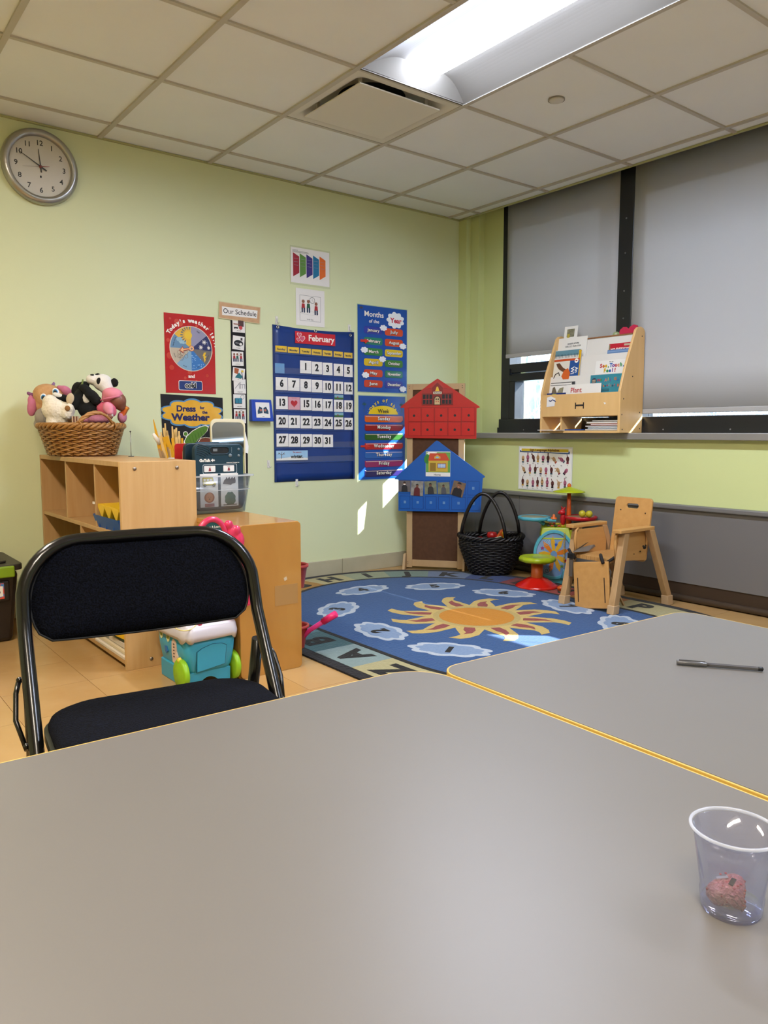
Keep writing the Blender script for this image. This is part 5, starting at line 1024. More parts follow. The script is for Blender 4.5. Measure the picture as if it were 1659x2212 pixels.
PH = [(-.056, .030, .538, .614, 0, '#6f6a72', '#1a1c26', 'masked person in dark top'), (.030, .118, .512, .612, -.05, '#a8a6a0', '#5a1a20', 'person in maroon shirt bowing head'), (.124, .210, .525, .612, .06, '#8a9274', '#2c2c30', 'person in black jacket'), (.214, .298, .527, .606, .05, '#8a9274', '#4a4c54', 'smaller person in grey shirt'), (.312, .398, .514, .612, -.26, '#8f6a4a', '#15151c', 'smiling child in a tilted frame')]
for x0, x1, y0, y1, ro, bgc, cl, lb in PH:
    q = house('pinned_photo', 'small photo of a '+lb+', pinned on the blue house', (x0+x1)/2, (y0+y1)/2, .0375 if ro > -.2 else .0390); q['category'] = 'photo'; q['group'] = 'photos pinned on the blue house'
    q.rotation_euler = (Matrix.Rotation(cz, 3, 'Z') @ Matrix.Rotation(PI/2, 3, 'X') @ Matrix.Rotation(ro, 3, 'Z')).to_euler()
    w2, h2 = (x1-x0)/2-.001, (y1-y0)/2; rect('print', -w2, w2, -h2, h2, M(bgc, .3, col2='#5d5a54', scale=25), q, 0, .001)
    big = 1.5 if ro < -.2 else (.8 if 'smaller' in lb else 1.0); SKN = M('#6b4838' if 'child' not in lb else '#8a5a40', .5)
    flat('torso', [(-.022*big, -h2), (.022*big, -h2), (.019*big, -.002), (.008*big, .008), (-.008*big, .008), (-.019*big, -.002)], M(cl, .5), q, .0012); flat('face', circ(0, .018*min(big, 1.2), .0095*big, 14, .012*big), SKN, q, .002); flat('hair', circ(0, .022*big, .0100*big, 12, .009*big, .1, PI-.1), INK, q, .0028)
    if 'masked' in lb: rect('mask', -.007, .007, .008, .016, W_, q, .0034)
    if 'child' in lb:
        for s2 in (-1, 1): flat('eye', circ(s2*.006, .024, .0018, 6), INK, q, .0034)
        rect('smile', -.005, .005, .013, .0145, W_, q, .0034)
# ================================================================== rug
rug = thing('alphabet_rug', 'round-ended blue alphabet rug with a sun and numbered clouds', 'rug', (0, 0, 0))
RX, YT, YB_ = -1.22, -1.04, -1.85
def stad(r, n=40): return [(RX+r*math.cos(PI*i/n), YT+r*math.sin(PI*i/n)) for i in range(n+1)]+[(RX+r*math.cos(PI+PI*i/n), YB_+r*math.sin(PI+PI*i/n)) for i in range(n+1)]
def rugm(c, c2): return M(c+'*0.70', .98, col2=c2+'*0.70', scale=90, bump=.4, contrast=.35, sheen=.15, spec=.1)
obj('dark_border', G().prism(stad(1.03), .0005, .0080), rugm('#101220', '#0b0c14'), rug)
RM = .87; PER = 2*(YT-YB_)+2*PI*RM
def path(s):
    s %= PER; L = YT-YB_; A = PI*RM
    if s < L: return (RX, YB_+s, PI, 1)
    if s < L+A: return (RX, YT, PI-(s-L)/RM, 0)
    if s < 2*L+A: return (RX, YT-(s-L-A), 0, 1)
    return (RX, YB_, -(s-2*L-A)/RM, 0)
def pp_(s, r): cx, cy, a, _ = path(s); return (cx+r*math.cos(a), cy+r*math.sin(a))
SP = PER/26; BC = {'Z': ('#bdb487', '#a9a072'), 'A': ('#8fa3a0', '#7f9492'), 'B': ('#3f6468', '#365a5e'), 'C': ('#5a7f84', '#4a7078'), 'D': ('#3c5f90', '#34568a'), 'E': ('#8a4a50', '#7a4048'), 'F': ('#b0643c', '#a05a34'), 'G': ('#b98a3c', '#a87a30'), 'H': ('#c4ba8c', '#b3a878'), 'I': ('#a3aa8c', '#949c7e'), 'J': ('#7f968c', '#70887e'), 'K': ('#7486a4', '#687a98'), 'L': ('#2c4a86', '#26427c'), 'M': ('#8a2c34', '#7a262e'), 'N': ('#a8403a', '#983830'), 'O': ('#b9742c', '#a86a26'), 'P': ('#bcb080', '#aaa070')}
alts = list(BC.values()); INKR = rugm('#0c0c12', '#08080c')
for i in range(26):
    ch = chr(65+i); s0 = .24+SP*i-SP/2; n = 8; pts = [pp_(s0+SP*k/n, .975) for k in range(n+1)]+[pp_(s0+SP*k/n, .765) for k in range(n, -1, -1)]
    c_, c2 = BC.get(ch, alts[(i*5) % 16]); t = obj('border_tile', G().prism(pts, .0078, .0090), rugm(c_, c2), rug)
    cx, cy, a, _ = path(.24+SP*i); text(ch, .128, INKR, rug, cx+.866*math.cos(a), cy+.866*math.sin(a), .0093, .075, rot=a-PI/2, name='letter')
obj('inner_line', G().holed(stad(.768), stad(.742), .0078, .0096), INKR, rug)
obj('blue_field', G().prism(stad(.743), .0078, .0092), rugm('#2c5286', '#376094'), rug)
SXc, SYc = -1.205, -1.445
fl_ = [(.0, -.075), (.06, -.070), (.12, -.050), (.17, -.030), (.205, -.045), (.235, -.075), (.245, -.020), (.215, .020), (.16, .055), (.10, .062), (.04, .070), (0, .075)]
inn = [(.035, -.030), (.085, -.028), (.125, -.010), (.165, -.016), (.135, .020), (.085, .030), (.035, .020)]
for k in range(12):
    a = 2*PI*k/12+.15; T_ = lambda P_: [(SXc+x, SYc+y) for x, y in rot2([(.195+u, v_) for u, v_ in P_], a)]
    if k % 2: P1, P2 = fl_, inn
    else: P1, P2 = [(x*1.12, y*.9) for x, y in fl_], [(x*1.12, y*.9) for x, y in inn]
    r_ = obj('sun_ray', G().prism(T_(P1), .0091, .0100+.00001*k), rugm('#cfae5c', '#dcc078'), rug); obj('red_flame', G().prism(T_(P2), .0099, .0106), rugm('#8f3f40', '#a04c48'), r_)
obj('sun_ring', G().prism(circ(SXc, SYc, .222, 40), .0091, .0103), rugm('#c0a560', '#ccb470'), rug); obj('sun_disc', G().prism(circ(SXc, SYc, .190, 48), .0101, .0110), rugm('#cf8418', '#d89024'), rug)
for n_, (x, y) in enumerate(((-1.715, -1.80), (-1.765, -1.37), (-1.67, -.88), (-1.275, -.56), (-.865, -.74), (-.675, -1.13), (-.66, -1.58), (-.755, -1.98), (-1.05, -2.33), (-1.47, -2.28))):
    a = math.atan2(y-SYc, x-SXc); o = obj('cloud', G().prism(cloudpts(x, y, .180, .100, 9, .10, a+PI/2, ph=n_), .0091, .0099), rugm('#b4c0cf', '#ccd3da'), rug)
    obj('cloud_centre', G().prism(cloudpts(x, y, .145, .072, 9, .10, a+PI/2, ph=n_), .0098, .0104), rugm('#7a94b8', '#8fa6c4'), o); text(str(n_+1), .078, INKR, rug, x, y, .0106, .08, rot=a-PI/2, name='number')
# ================================================================== black basket
kb = thing('black_basket', 'black woven basket with two tall hoop handles beside the tall board', 'basket', (-.285, -.640, .009), YAWZ)
BKM = M('#0c0908', .45, col2='#150f0d', scale=20); AX2, AY2 = .205, .150
def b2(a, hh): q = .62+.38*min(1, hh*1.25)**.75; c_, s3 = math.cos(a), math.sin(a); return AX2*q*math.copysign(abs(c_)**.8, c_), AY2*q*math.copysign(abs(s3)**.8, s3)
g = G()
for k in range(36): a = 2*PI*k/36; g.tube([(*b2(a, q), .004+.235*q) for q in (0, .2, .4, .6, .8, 1)], .004, 5)
stuff(obj('stakes', g, BKM, kb)); g = G()
for r in range(20):
    q = (r+.4)/20; pts = []
    for i in range(108): a = 2*PI*i/108; x, y = b2(a, q); n_ = Vector((x, y, 0)).normalized(); w_ = .004*math.cos(18*a+PI*r); pts.append((x+n_.x*w_, y+n_.y*w_, .008+.232*q))
    g.tube(pts, .006, 5, True)
stuff(obj('woven_rows', g, BKM, kb)); g = G()
for s2 in range(3):
    pts = []
    for i in range(120): a = 2*PI*i/120; x, y = b2(a, 1); n_ = Vector((x, y, 0)).normalized(); ph = 12*a+2.1*s2; pts.append((x+n_.x*.010*math.cos(ph), y+n_.y*.010*math.cos(ph), .243+.010*math.sin(ph)+.012*math.cos(a)**2))
    g.tube(pts, .009, 6, True)
stuff(obj('braided_rim', g, BKM, kb)); obj('basket_floor', G().prism([b2(2*PI*i/30, 0) for i in range(30)], 0, .008), BKM, kb); obj('lining', G().lathe([(.60, .008), (.80, .09), (.92, .19)], 36, None, AX2, AY2), BKM, kb)
for nm, p0, p3, lean in (('handle', (-.200, -.02, .25), (.005+.07, -.150, .24), 1), ('handle', (-.06, .135, .25), (.195, .03, .25), -1)):
    P0 = Vector(p0); P3 = Vector(p3); pts = []
    for i in range(25): t = i/24; m_ = P0.lerp(P3, t); z = .25+.285*math.sin(PI*t)**.62; pts.append((m_.x-(.0 if lean > 0 else 0), m_.y*(1-.3*math.sin(PI*t)), z))
    obj(nm, G().tube(pts, .0115, 8), M('#120c0a', .4, bump=.3, scale=60), kb)
def item(name, label, cat, x, y, z): return thing(name, label, cat, tuple(Matrix.Translation((-.285, -.640, 0)) @ Matrix.Rotation(YAWZ, 4, 'Z') @ Vector((x, y, z))), YAWZ, 'toys in the black basket')
q = item('red_apple', 'red toy apple at the left front in the black basket', 'toy', -.075, -.03, .232); obj('fruit', G().lathe([(.0001, -.022), (.022, -.020), (.032, .0), (.026, .020), (.010, .026), (.0001, .020)], 18), M('#a8201c', .3), q); obj('stem', G().tube([(0, 0, .02), (.002, 0, .034)], .002, 5), BLACK, q)
q = item('red_apple', 'red toy apple farther right in the black basket', 'toy', .010, .02, .258); obj('fruit', G().lathe([(.0001, -.024), (.024, -.022), (.036, .0), (.030, .022), (.010, .028), (.0001, .022)], 18), M('#a01a1a', .3), q); obj('stem', G().tube([(0, 0, .02), (.002, 0, .036)], .002, 5), BLACK, q)
q = item('orange_block', 'orange toy wedge in the black basket', 'toy', .062, .000, .262); obj('wedge', G().box(-.018, .018, -.016, .016, -.03, .035, Matrix.Rotation(.5, 4, 'Y')), M('#c9591a', .35), q, .006); obj('top_knob', G().ell((.018, 0, .035), (.01, .01, .01)), M('#c9591a', .35), q)
q = item('yellow_banana', 'yellow toy banana in the black basket', 'toy', .055, -.05, .248); obj('fruit', G().tube([(.03*math.cos(a)-.0, 0, .045*math.sin(a)) for a in [-1.2+.3*i for i in range(9)]], [.003, .009, .012, .013, .013, .012, .010, .007, .003], 8), M('#c9a81c', .4), q); obj('tip', G().ell((.011, 0, -.042), (.004, .004, .004), n=8, m=6), M('#5a4418', .5), q)
q = item('blue_toy', 'blue plastic toy cup at the left rim of the black basket', 'toy', -.110, -.065, .220); obj('cup', G().lathe([(.030, -.03), (.036, .02), (.033, .02), (.028, -.026), (.0001, -.026)], 18, Matrix.Rotation(.4, 4, 'Y')), M('#123f8a', .35), q); obj('cup_ring', G().tube([(.037*math.cos(a)+.008, .037*math.sin(a), .02-.016*math.cos(a)) for a in [2*PI*i/20 for i in range(20)]], .003, 6, True), M('#123f8a', .35), q)
q = item('white_paddle', 'white flat paddle toy lying across the black basket', 'toy', -.005, -.075, .250); obj('blade', G().box(-.065, .065, -.012, .012, -.003, .004, Matrix.Rotation(-.22, 4, 'Y')), M('#c4bfb4', .4), q, .003); obj('green_edge', G().box(-.06, .065, -.014, -.012, -.003, .004, Matrix.Rotation(-.22, 4, 'Y')), M('#4a7a4a', .4), q)
# ================================================================== drum kit toy and stool
stl = thing('toy_stool', 'flower-seated child\'s stool: lime seat, orange stem, red base', 'stool', (-.372, -1.118, .0095))
obj('base', G().lathe([(.128, 0), (.130, .006), (.118, .014), (.090, .030), (.062, .048), (.036, .058), (.0001, .058)], 40), M('#c41a10', .22, spec=.7), stl); obj('stem', G().lathe([(.036, .05), (.036, .158), (.0001, .158)], 24), M('#c85a12', .4), stl)
obj('seat', G().lathe([(.0001, .150), (.085, .150), (.104, .158), (.106, .172), (.098, .184), (.080, .186), (.070, .182), (.0001, .182)], 72, wob=lambda a: 1+.055*abs(math.cos(a*4.0))), M('#9cae10', .3), stl)
FACE = -.8407+.0  # normal towards the camera
dk = thing('toy_drum_kit', 'colourful toy drum kit with round blue drum, pads and cymbal', 'toy drum kit', (-.170, -1.075, 0.0), -.86)
AQ = M('#4f9fb0', .35); LM = M('#9aa61c', .35)
Mf = Matrix(((1, 0, 0, 0), (0, 0, -1, 0), (0, 1, 0, 0), (0, 0, 0, 1)))
obj('drum_shell', G().prism(circ(0, .185, .125, 40, .155), -.02, .045, Mf), AQ, dk, .004); obj('drum_rim', G().holed(circ(0, .185, .125, 40, .155), circ(0, .185, .108, 40, .137), .045, .055, Mf), AQ, dk, .002)
fcM = obj('drum_face', G().prism(circ(0, .185, .109, 40, .138), .045, .047, Mf), M('#5b86a8', .2, col2='#8a9cc0', scale=14), dk)
rr = random.Random(9)
for k in range(9):
    a = 2*PI*k/9+.3; P_ = [(.02, -.008), (.06, -.014), (.095, -.004), (.07, .012), (.02, .008)]; obj('yellow_swirl', G().prism([(x, .185+y*1.25) for x, y in rot2(P_, a)], .047, .0478, Mf), M('#c99a26' if k % 3 else '#c9701c', .3), fcM)
for x, y, c_ in ((-.070, .225, '#8a2a6a'), (.012, .250, '#1c4fa8'), (.070, .150, '#9a2044'), (-.02, .11, '#b04a1c'), (.050, .115, '#5c7a1c')): obj('star', G().prism([(x+(.014 if i % 2 == 0 else .006)*math.sin(i*PI/5), y+(.014 if i % 2 == 0 else .006)*math.cos(i*PI/5)) for i in range(10)], .048, .0488, Mf), M(c_, .4), fcM)
for x, y in ((-.045, .262), (-.040, .085)): obj('spiral', G().tube([(x+.0016*t*math.cos(t), -.0485, y+.0018*t*math.sin(t)) for t in [.5*i for i in range(2, 28)]], .0012, 4), M('#b4cfe0', .4), fcM)
obj('heart_sticker', G().prism([(.001*16*math.sin(a)**3*.9, .165+.0009*(13*math.cos(a)-5*math.cos(2*a)-2*math.cos(3*a)-math.cos(4*a))) for a in [2*PI*i/20 for i in range(20)]], .048, .0490, Mf), M('#c9704a', .4), fcM)
obj('lower_base', G().prism([(-.105, 0), (.105, 0), (.120, .045), (-.120, .045)], -.07, .04, Mf), AQ, dk, .008)
obj('control_box', G().add([(-.095, .06, .26), (.105, .06, .26), (.105, -.05, .28), (-.085, -.05, .28), (-.080, .06, .375), (.095, .06, .375), (.090, -.03, .352), (-.075, -.03, .352)], [(0, 3, 2, 1), (4, 5, 6, 7), (0, 1, 5, 4), (1, 2, 6, 5), (2, 3, 7, 6), (3, 0, 4, 7)]), LM, dk, .006)
for k in range(5): obj('key', G().box(-.045+.022*k, -.028+.022*k, -.02, .012, .358, .366), M(('#1a1a1c', '#c8501c', '#1a1a1c', '#b02a1c', '#c8a01c')[k], .35), dk, .002)
for k in range(4): obj('key', G().box(-.035+.024*k, -.018+.024*k, .020, .045, .368, .376), M(('#c8501c', '#b02a1c', '#c8a01c', '#c8501c')[k], .35), dk, .002)
obj('arm', G().tube([(-.06, .0, .37), (-.10, .0, .395), (-.15, .0, .398)], .012, 8), AQ, dk); T_ = Matrix.Translation((-.125, .01, .392))
obj('left_pad', G().lathe([(.075, 0), (.098, .004), (.100, .024), (.094, .026), (.090, .022), (.0001, .020)], 40, T_, wob=lambda a: 1+.02*math.cos(8*a)), AQ, dk); obj('pad_skin', G().lathe([(.0001, .0235), (.086, .0225), (.088, .020)], 32, T_), M('#8d8a6a', .4), dk)
obj('orange_knob', G().lathe([(.020, .402), (.018, .412), (.008, .416), (.009, .426), (.0001, .434)], 16, Matrix.Translation((-.005, -.03, .005))), M('#cc5f14', .35), dk); obj('knob_arm', G().box(-.06, .01, -.045, -.015, .392, .408), AQ, dk, .003)
REDD = M('#b01822', .25); T_ = Matrix.Translation((.158, -.045, .405)); obj('right_pad', G().lathe([(.070, .0), (.092, .004), (.098, .024), (.092, .026), (.088, .021), (.0001, .019)], 40, T_), REDD, dk); obj('pad_skin', G().lathe([(.0001, .0225), (.084, .0215), (.086, .019)], 32, T_), M('#9a7a5a', .4), dk)
soft('red_dragon', [((.052, .03, .40), (.018, .018, .045)), ((.045, .02, .445), (.022, .016, .016)), ((.030, .018, .440), (.012, .010, .009)), ((.060, .02, .468), (.007, .006, .016), .4), ((.045, .02, .472), (.006, .006, .014), -.4)], REDD, dk, .003)
obj('cymbal_pole', G().tube([(.088, .015, .33), (.086, .012, .46), (.085, .01, .585)], [.019, .014, .011], 12), M('#c04a0c', .4), dk); obj('pole_base', G().box(.060, .118, -.030, .045, .02, .34), LM, dk, .008)
obj('cymbal', G().lathe([(.0001, .592), (.03, .590), (.085, .578), (.098, .572), (.098, .576), (.055, .590), (.028, .598), (.012, .604), (.0001, .606)], 36, Matrix.Translation((.085, .01, 0))), M('#a4b012', .3), dk); obj('cymbal_nut', G().lathe([(.010, .603), (.013, .612), (.010, .622), (.0001, .628)], 14, Matrix.Translation((.085, .01, 0))), M('#cc5f14', .35), dk)
obj('yellow_ball', G().ell((.160, -.120, .452), (.021, .021, .021), n=20, m=12), M('#b3a41c', .5), dk); obj('yellow_ball', G().ell((.200, -.128, .452), (.021, .021, .021), n=20, m=12), M('#b3a41c', .5), dk); obj('stick_shaft', G().tube([(.180, -.125, .440), (.18, -.06, .436)], .004, 6), M('#b3a41c', .5), dk)
obj('microphone', G().lathe([(.014, .045), (.016, .055), (.009, .085), (.006, .10), (.0001, .102)], 14, Matrix.Translation((.062, -.075, 0))), M('#4a8a9c', .35), dk); obj('coiled_cord', G().tube([(.062+.006*math.cos(t*2.2), -.066+.004*math.sin(t*2.2), .33-.003*t) for t in [.5*i for i in range(130)]], .0014, 4), M('#b8982c', .4), dk); obj('cord', G().tube([(.062, -.066, .14), (.062, -.072, .10)], .0014, 4), M('#b8a87a', .4), dk)
fb = thing('yellow_flower_toy', 'small dark yellow flower toy hanging by the radiator cover', 'toy', (-.040, -.905, .345)); obj('petals', G().lathe([(.0001, -.008), (.020, -.006), (.024, 0), (.018, .008), (.0001, .01)], 24, Matrix.Rotation(-PI/2, 4, 'Y'), wob=lambda a: 1+.15*math.cos(6*a)), M('#8f7a10', .5), fb); obj('suction_cup', G().lathe([(.016, -.020), (.006, -.010), (.004, 0)], 14, Matrix.Rotation(-PI/2, 4, 'Y')), M('#3a3a20', .4), fb)
bp = thing('orange_pedal', 'orange pedal knob on the rug beside the stool base', 'pedal', (-.360, -1.300, .0095)); obj('knob', G().ell((0, 0, .017), (.032, .026, .017)), M('#c85212', .35), bp); obj('foot', G().lathe([(.02, 0), (.02, .006), (.0001, .006)], 14), M('#c85212', .35), bp)
# ================================================================== small wooden chair with foot board
PLY = M('#b8874a', .38, col2='#c79658', scale=5, stretch=(1, 6, 6), contrast=.3, coat=.2); LEG = M('#a98458', .5, col2='#b89468', scale=10, stretch=(6, 6, 1))
kc = thing('wooden_arm_chair', 'small beech arm chair with splayed legs, straps and a foot board', 'chair', (0, 0, 0))
RZ0 = .0
def beam(g, p, q, w_, d_): # rectangular bar from p to q, w along y, d along x
    p, q = Vector(p), Vector(q); V = []
    for c_ in (p, q):
        for sx, sy in ((-1, -1), (1, -1), (1, 1), (-1, 1)): V.append((c_.x+sx*d_/2, c_.y+sy*w_/2, c_.z))
    return g.add(V, [(0, 3, 2, 1), (4, 5, 6, 7), (0, 1, 5, 4), (1, 2, 6, 5), (2, 3, 7, 6), (3, 0, 4, 7)])
for yb, yt, s2 in ((-1.835, -1.828, -1), (-1.520, -1.527, 1)):
    for xb, xt in ((-.605, -.520), (-.160 if s2 < 0 else -.150, -.315)):
        yy = yb if xb < -.3 else yb-.025
        lg = obj('leg', beam(G(), (xb, yy, .050), (xt, yt-(.012 if xb > -.3 else 0), .425), .036, .042), LEG, kc, .003); obj('foot_block', beam(G(), (xb-(.006 if xb < -.3 else -.006), yy, .0098 if xb < -.3 else .0), (xb, yy, .055), .042, .050), M('#b99a74', .5), lg, .003)
    obj('armrest', G().prism(rrect(-.592, -.288, yt-.028, yt+.026, .008), .425, .443), PLY, kc, .003)
    yi = yt+(.022 if s2 < 0 else -.022); obj('side_panel', G().prism([(-.545, .275), (-.298, .255), (-.298, .415), (-.535, .415), (-.56, .395)], yi-.006, yi+.006, Matrix(((1, 0, 0, 0), (0, 0, 1, 0), (0, 1, 0, 0), (0, 0, 0, 1)))), PLY, kc, .002)
    obj('hand_rail', G().tube([(-.555, yi, .27), (-.566, yi, .36), (-.562, yi, .41), (-.545, yi, .425)], .008, 8), PLY, kc)
for x, z in ((-.372, .335), (-.41, .30), (-.355, .308)): obj('wing_bolt' if z > .32 else 'screw', (G().tube([(x-.012, -1.848, z+.010), (x, -1.856, z), (x+.014, -1.848, z+.012)], .005, 6).ell((x, -1.850, z), (.009, .008, .009), n=8, m=6) if z > .32 else G().ell((x, -1.830+.016, z), (.003, .003, .003), n=6, m=4)), M('#26221e', .4, metal=.5), kc)
TB = Matrix(((0, 0, 1, -.275), (1, 0, 0, -1.675), (0, 1, 0, .24), (0, 0, 0, 1))) @ Matrix(((1, 0, 0, 0), (0, 1, 0, 0), (0, .15, 1, 0), (0, 0, 0, 1)))
g = G(); out = rrect(-.122, .112, 0, .342, .020, 6); hole = [(x-.004, y) for x, y in rrect(-.036, .040, .282, .308, .013, 6)]
g.holed(out, hole, -.006, .006, Matrix.Translation((0, 0, 0)) @ TB); ob = obj('backrest', g, PLY, kc, .002)
for x, y in ((-.088, .262), (.07, .270), (-.095, .13)): obj('screw', G().ell((-.283+.15*y, -1.675+x, .24+y), (.003, .004, .004), n=8, m=6), M('#3a2818', .5), kc)
obj('seat', G().prism([(-.560, -1.780), (-.285, -1.790), (-.285, -1.555), (-.560, -1.560)], .262, .282), M('#a87c44', .4, col2='#bb8e54', scale=8, stretch=(8, 1, 1)), kc, .003)
obj('seat_front_edge', G().box(-.566, -.560, -1.780, -1.560, .262, .282), M('#8d6232', .5, col2='#c79a5c', scale=60, stretch=(1, 3, .1)), kc)
Tf = Matrix.Translation((-.588, -1.672, .258)) @ Matrix.Rotation(.08, 4, 'Y') @ Matrix.Rotation(-.15, 4, 'X')
obj('foot_board', G().box(-.007, .007, -.112, .112, -.247, .0, Tf), PLY, kc, .004)
for y in (-.085, .085): obj('slot', G().box(-.0078, -.0065, y-.003, y+.003, -.215, -.085, Tf), M('#3a220e', .7), kc)
obj('foot_board_back', G().box(-.06, -.0, -.10, .10, -.012, -.0, Matrix.Translation((-.52, -1.668, .12)) @ Matrix.Rotation(.5, 4, 'Y')), PLY, kc); obj('stay', G().box(-.004, .004, -.006, .006, -.16, .12, Matrix.Translation((-.50, -1.755, .14)) @ Matrix.Rotation(-.65, 4, 'Y')), LEG, kc); obj('stay', G().box(-.004, .004, -.006, .006, -.16, .12, Matrix.Translation((-.50, -1.60, .14)) @ Matrix.Rotation(-.65, 4, 'Y')), LEG, kc)
STR = M('#6a6258', .85); obj('grey_strap', G().add([(-.600, -1.590, .30), (-.600, -1.560, .298), (-.340, -1.535, .345), (-.340, -1.540, .318), (-.48, -1.555, .335), (-.48, -1.57, .29)], [(0, 1, 4, 2, 3, 5)]), STR, kc).modifiers.new('s', 'SOLIDIFY').thickness = .004
obj('hanging_strap', G().add([(-.602, -1.568, .29), (-.602, -1.545, .29), (-.608, -1.548, .165), (-.608, -1.570, .165)], [(0, 1, 2, 3)]), M('#4f463c', .85), kc).modifiers.new('s', 'SOLIDIFY').thickness = .004
obj('buckle', G().box(-.612, -.600, -1.578, -1.535, .262, .292), BLACK, kc, .003); obj('black_tie', G().tube([(-.585, -1.570, .26), (-.60, -1.545, .295), (-.595, -1.53, .31)], .008, 6).tube([(-.60, -1.76, .262), (-.585, -1.735, .290), (-.57, -1.72, .300)], .009, 6).tube([(-.58, -1.76, .26), (-.555, -1.785, .285), (-.53, -1.80, .305)], .008, 6), M('#15110f', .8), kc); obj('hanging_strap', G().tube([(-.59, -1.765, .265), (-.575, -1.790, .22), (-.585, -1.785, .14)], .005, 6), M('#4f463c', .85), kc)
# ================================================================== book display rack on the sill
bs = thing('book_display_rack', 'wooden slanted book display rack standing on the window sill', 'book rack', (0, 0, .9375))
RK = M('#d2a96c', .4, col2='#dcb478', scale=4, stretch=(6, 6, 1), contrast=.3); prof = [(-.140, 0), (-.142, .240), (-.103, .367), (-.010, .592), (.008, .608), (.036, .614), (.062, .608), (.078, .592), (.083, .30), (.080, 0)]
MS = Matrix(((1, 0, 0, 0), (0, 0, 1, 0), (0, 1, 0, 0), (0, 0, 0, 1)))
for y in (-1.507, -.930): obj('side_panel', G().prism(prof, y, y+.016, MS), RK, bs, .003)
for x, z in ((-.115, .020), (.055, .025), (-.110, .195), (.05, .12), (-.03, .325), (.05, .56), (-.122, .105)): obj('screw', G().ell((x, -1.508, z), (.004, .002, .004), n=8, m=6), M('#2a241e', .5), bs)
ya, yb2 = -1.491, -.930
obj('front_board', G().box(-.138, -.126, ya, yb2, .100, .236), RK, bs, .002); obj('bottom_board', G().box(-.130, .078, ya, yb2, .0, .014), RK, bs); obj('bay_top', G().box(-.126, .078, ya, yb2, .098, .110), RK, bs)
obj('bay_divider', G().box(-.122, .07, -1.075, -1.063, .014, .098), RK, bs); 
WT = M('#d6d1c8', .45)
for x0, z0, x1, z1 in ((-.100, .112, -.062, .350), (-.062, .20, -.030, .468), (-.025, .30, .014, .578)):
    obj('tier_panel', G().add([(x0, ya, z0), (x0, yb2, z0), (x1, yb2, z1), (x1, ya, z1), (x0+.005, ya, z0), (x0+.005, yb2, z0), (x1+.005, yb2, z1), (x1+.005, ya, z1)], [(0, 1, 2, 3), (7, 6, 5, 4), (0, 4, 5, 1), (1, 5, 6, 2), (2, 6, 7, 3), (3, 7, 4, 0)]), WT, bs)
obj('top_edge', G().box(.008, .018, ya, yb2, .573, .580), M('#8a5a34', .5), bs)
obj('torn_label', G().prism([(-.965, .162), (-.968, .220), (-1.0, .226), (-1.035, .213), (-1.028, .165)], .1385, .1392, Matrix(((0, 0, -1, 0), (1, 0, 0, 0), (0, 1, 0, 0), (0, 0, 0, 1)))), PAPER, bs); obj('blue_scribble', G().tube([(-.1395, -.985, .200), (-.1395, -1.0, .196), (-.1395, -1.01, .205), (-.1395, -1.03, .198), (-.1395, -1.036, .192)], .003, 5), M('#1c3a80', .4), bs)
obj('bench_logo', G().box(-.1392, -.1384, -1.248, -1.190, .160, .170).box(-.1392, -.1384, -1.252, -1.245, .145, .182).box(-.1392, -.1384, -1.193, -1.186, .145, .182), INK, bs)
obj('tape_bit', G().prism([(-1.40, .165), (-1.392, .178), (-1.41, .174)], .1385, .1390, Matrix(((0, 0, -1, 0), (1, 0, 0, 0), (0, 1, 0, 0), (0, 0, 0, 1)))), PAPER, bs)
# books: local x right (-y), y up, z toward the room, leaned back
def book(label, x, y0, y1, z0, z1, lean=.14, col='#e0dcd4', th=.006, name='picture_book', cat='book', tilt=0):
    b = thing(name, label, cat, (x-(z1-z0)*math.tan(lean), y0, z0), group='books in the display rack')
    b.rotation_euler = (Matrix.Rotation(-PI/2, 3, 'Z') @ Matrix.Rotation(PI/2-lean, 3, 'X') @ Matrix.Rotation(tilt, 3, 'Z')).to_euler(); w_ = abs(y1-y0); h_ = z1-z0
    obj('cover', G().box(0, w_, 0, h_, -th*.25, 0), M(col, .3), b); obj('pages', G().box(.002, w_-.002, .002, h_-.002, -th, -th*.25), PAPER, b); return b, w_, h_
b, w_, h_ = book('small white book with a drawn box, topmost at the back of the rack', .022, -.965, -1.068, 1.45, 1.606); rect('drawn_box', .022, .080, .088, .138, M('#8d8a70', .5, col2='#5d5a44', scale=60), b, .0005); rect('yellow_bird', .028, .046, .084, .108, M('#b3a03a', .5), b, .0014)
b, w_, h_ = book('white book with lines of small black print, upper left of the rack', .010, -.928, -1.152, 1.33, 1.535)
text('GOODBYE AUTUMN,', .010, INK, b, .12, .165, .0008, .0, width=.09); text('HELLO WINTER', .010, INK, b, .12, .148, .0008, .0, width=.12)
for k in range(4):
    for c_ in (0, 1): rect('print_line', .035+.085*c_, .035+.085*c_+.060, .125-.012*k, .128-.012*k, INK, b, .0005)
b, w_, h_ = book('white book with dripping teal tree stripes, second row left', -.018, -.922, -1.128, 1.30, 1.458); rect('teal_band', 0, .204, .120, .154, M('#5d8694', .4), b, .0004)
for k in range(17): x = .008+.0115*k; rect('tree_trunk', x, x+.003, .090-.012*(k % 3), .130, M('#2f3c44', .5), b, .0010)
b, w_, h_ = book('yellow-edged book standing at the right of the bear book', -.038, -1.128, -1.146, 1.22, 1.447, col='#d8a814'); rect('spine_line', .006, .009, .01, .22, M('#b88a10', .4), b, .0004)
b, w_, h_ = book('orange and blue animal book reading An Wi, left of the rack', -.045, -.943, -1.141, 1.20, 1.398, col='#d9d2c2')
rect('orange_strip', 0, w_, .185, .198, M('#c24a18', .4), b, .0004); rect('blue_panel', .125, w_, .0, .185, M('#164a8c', .35), b, .0004)
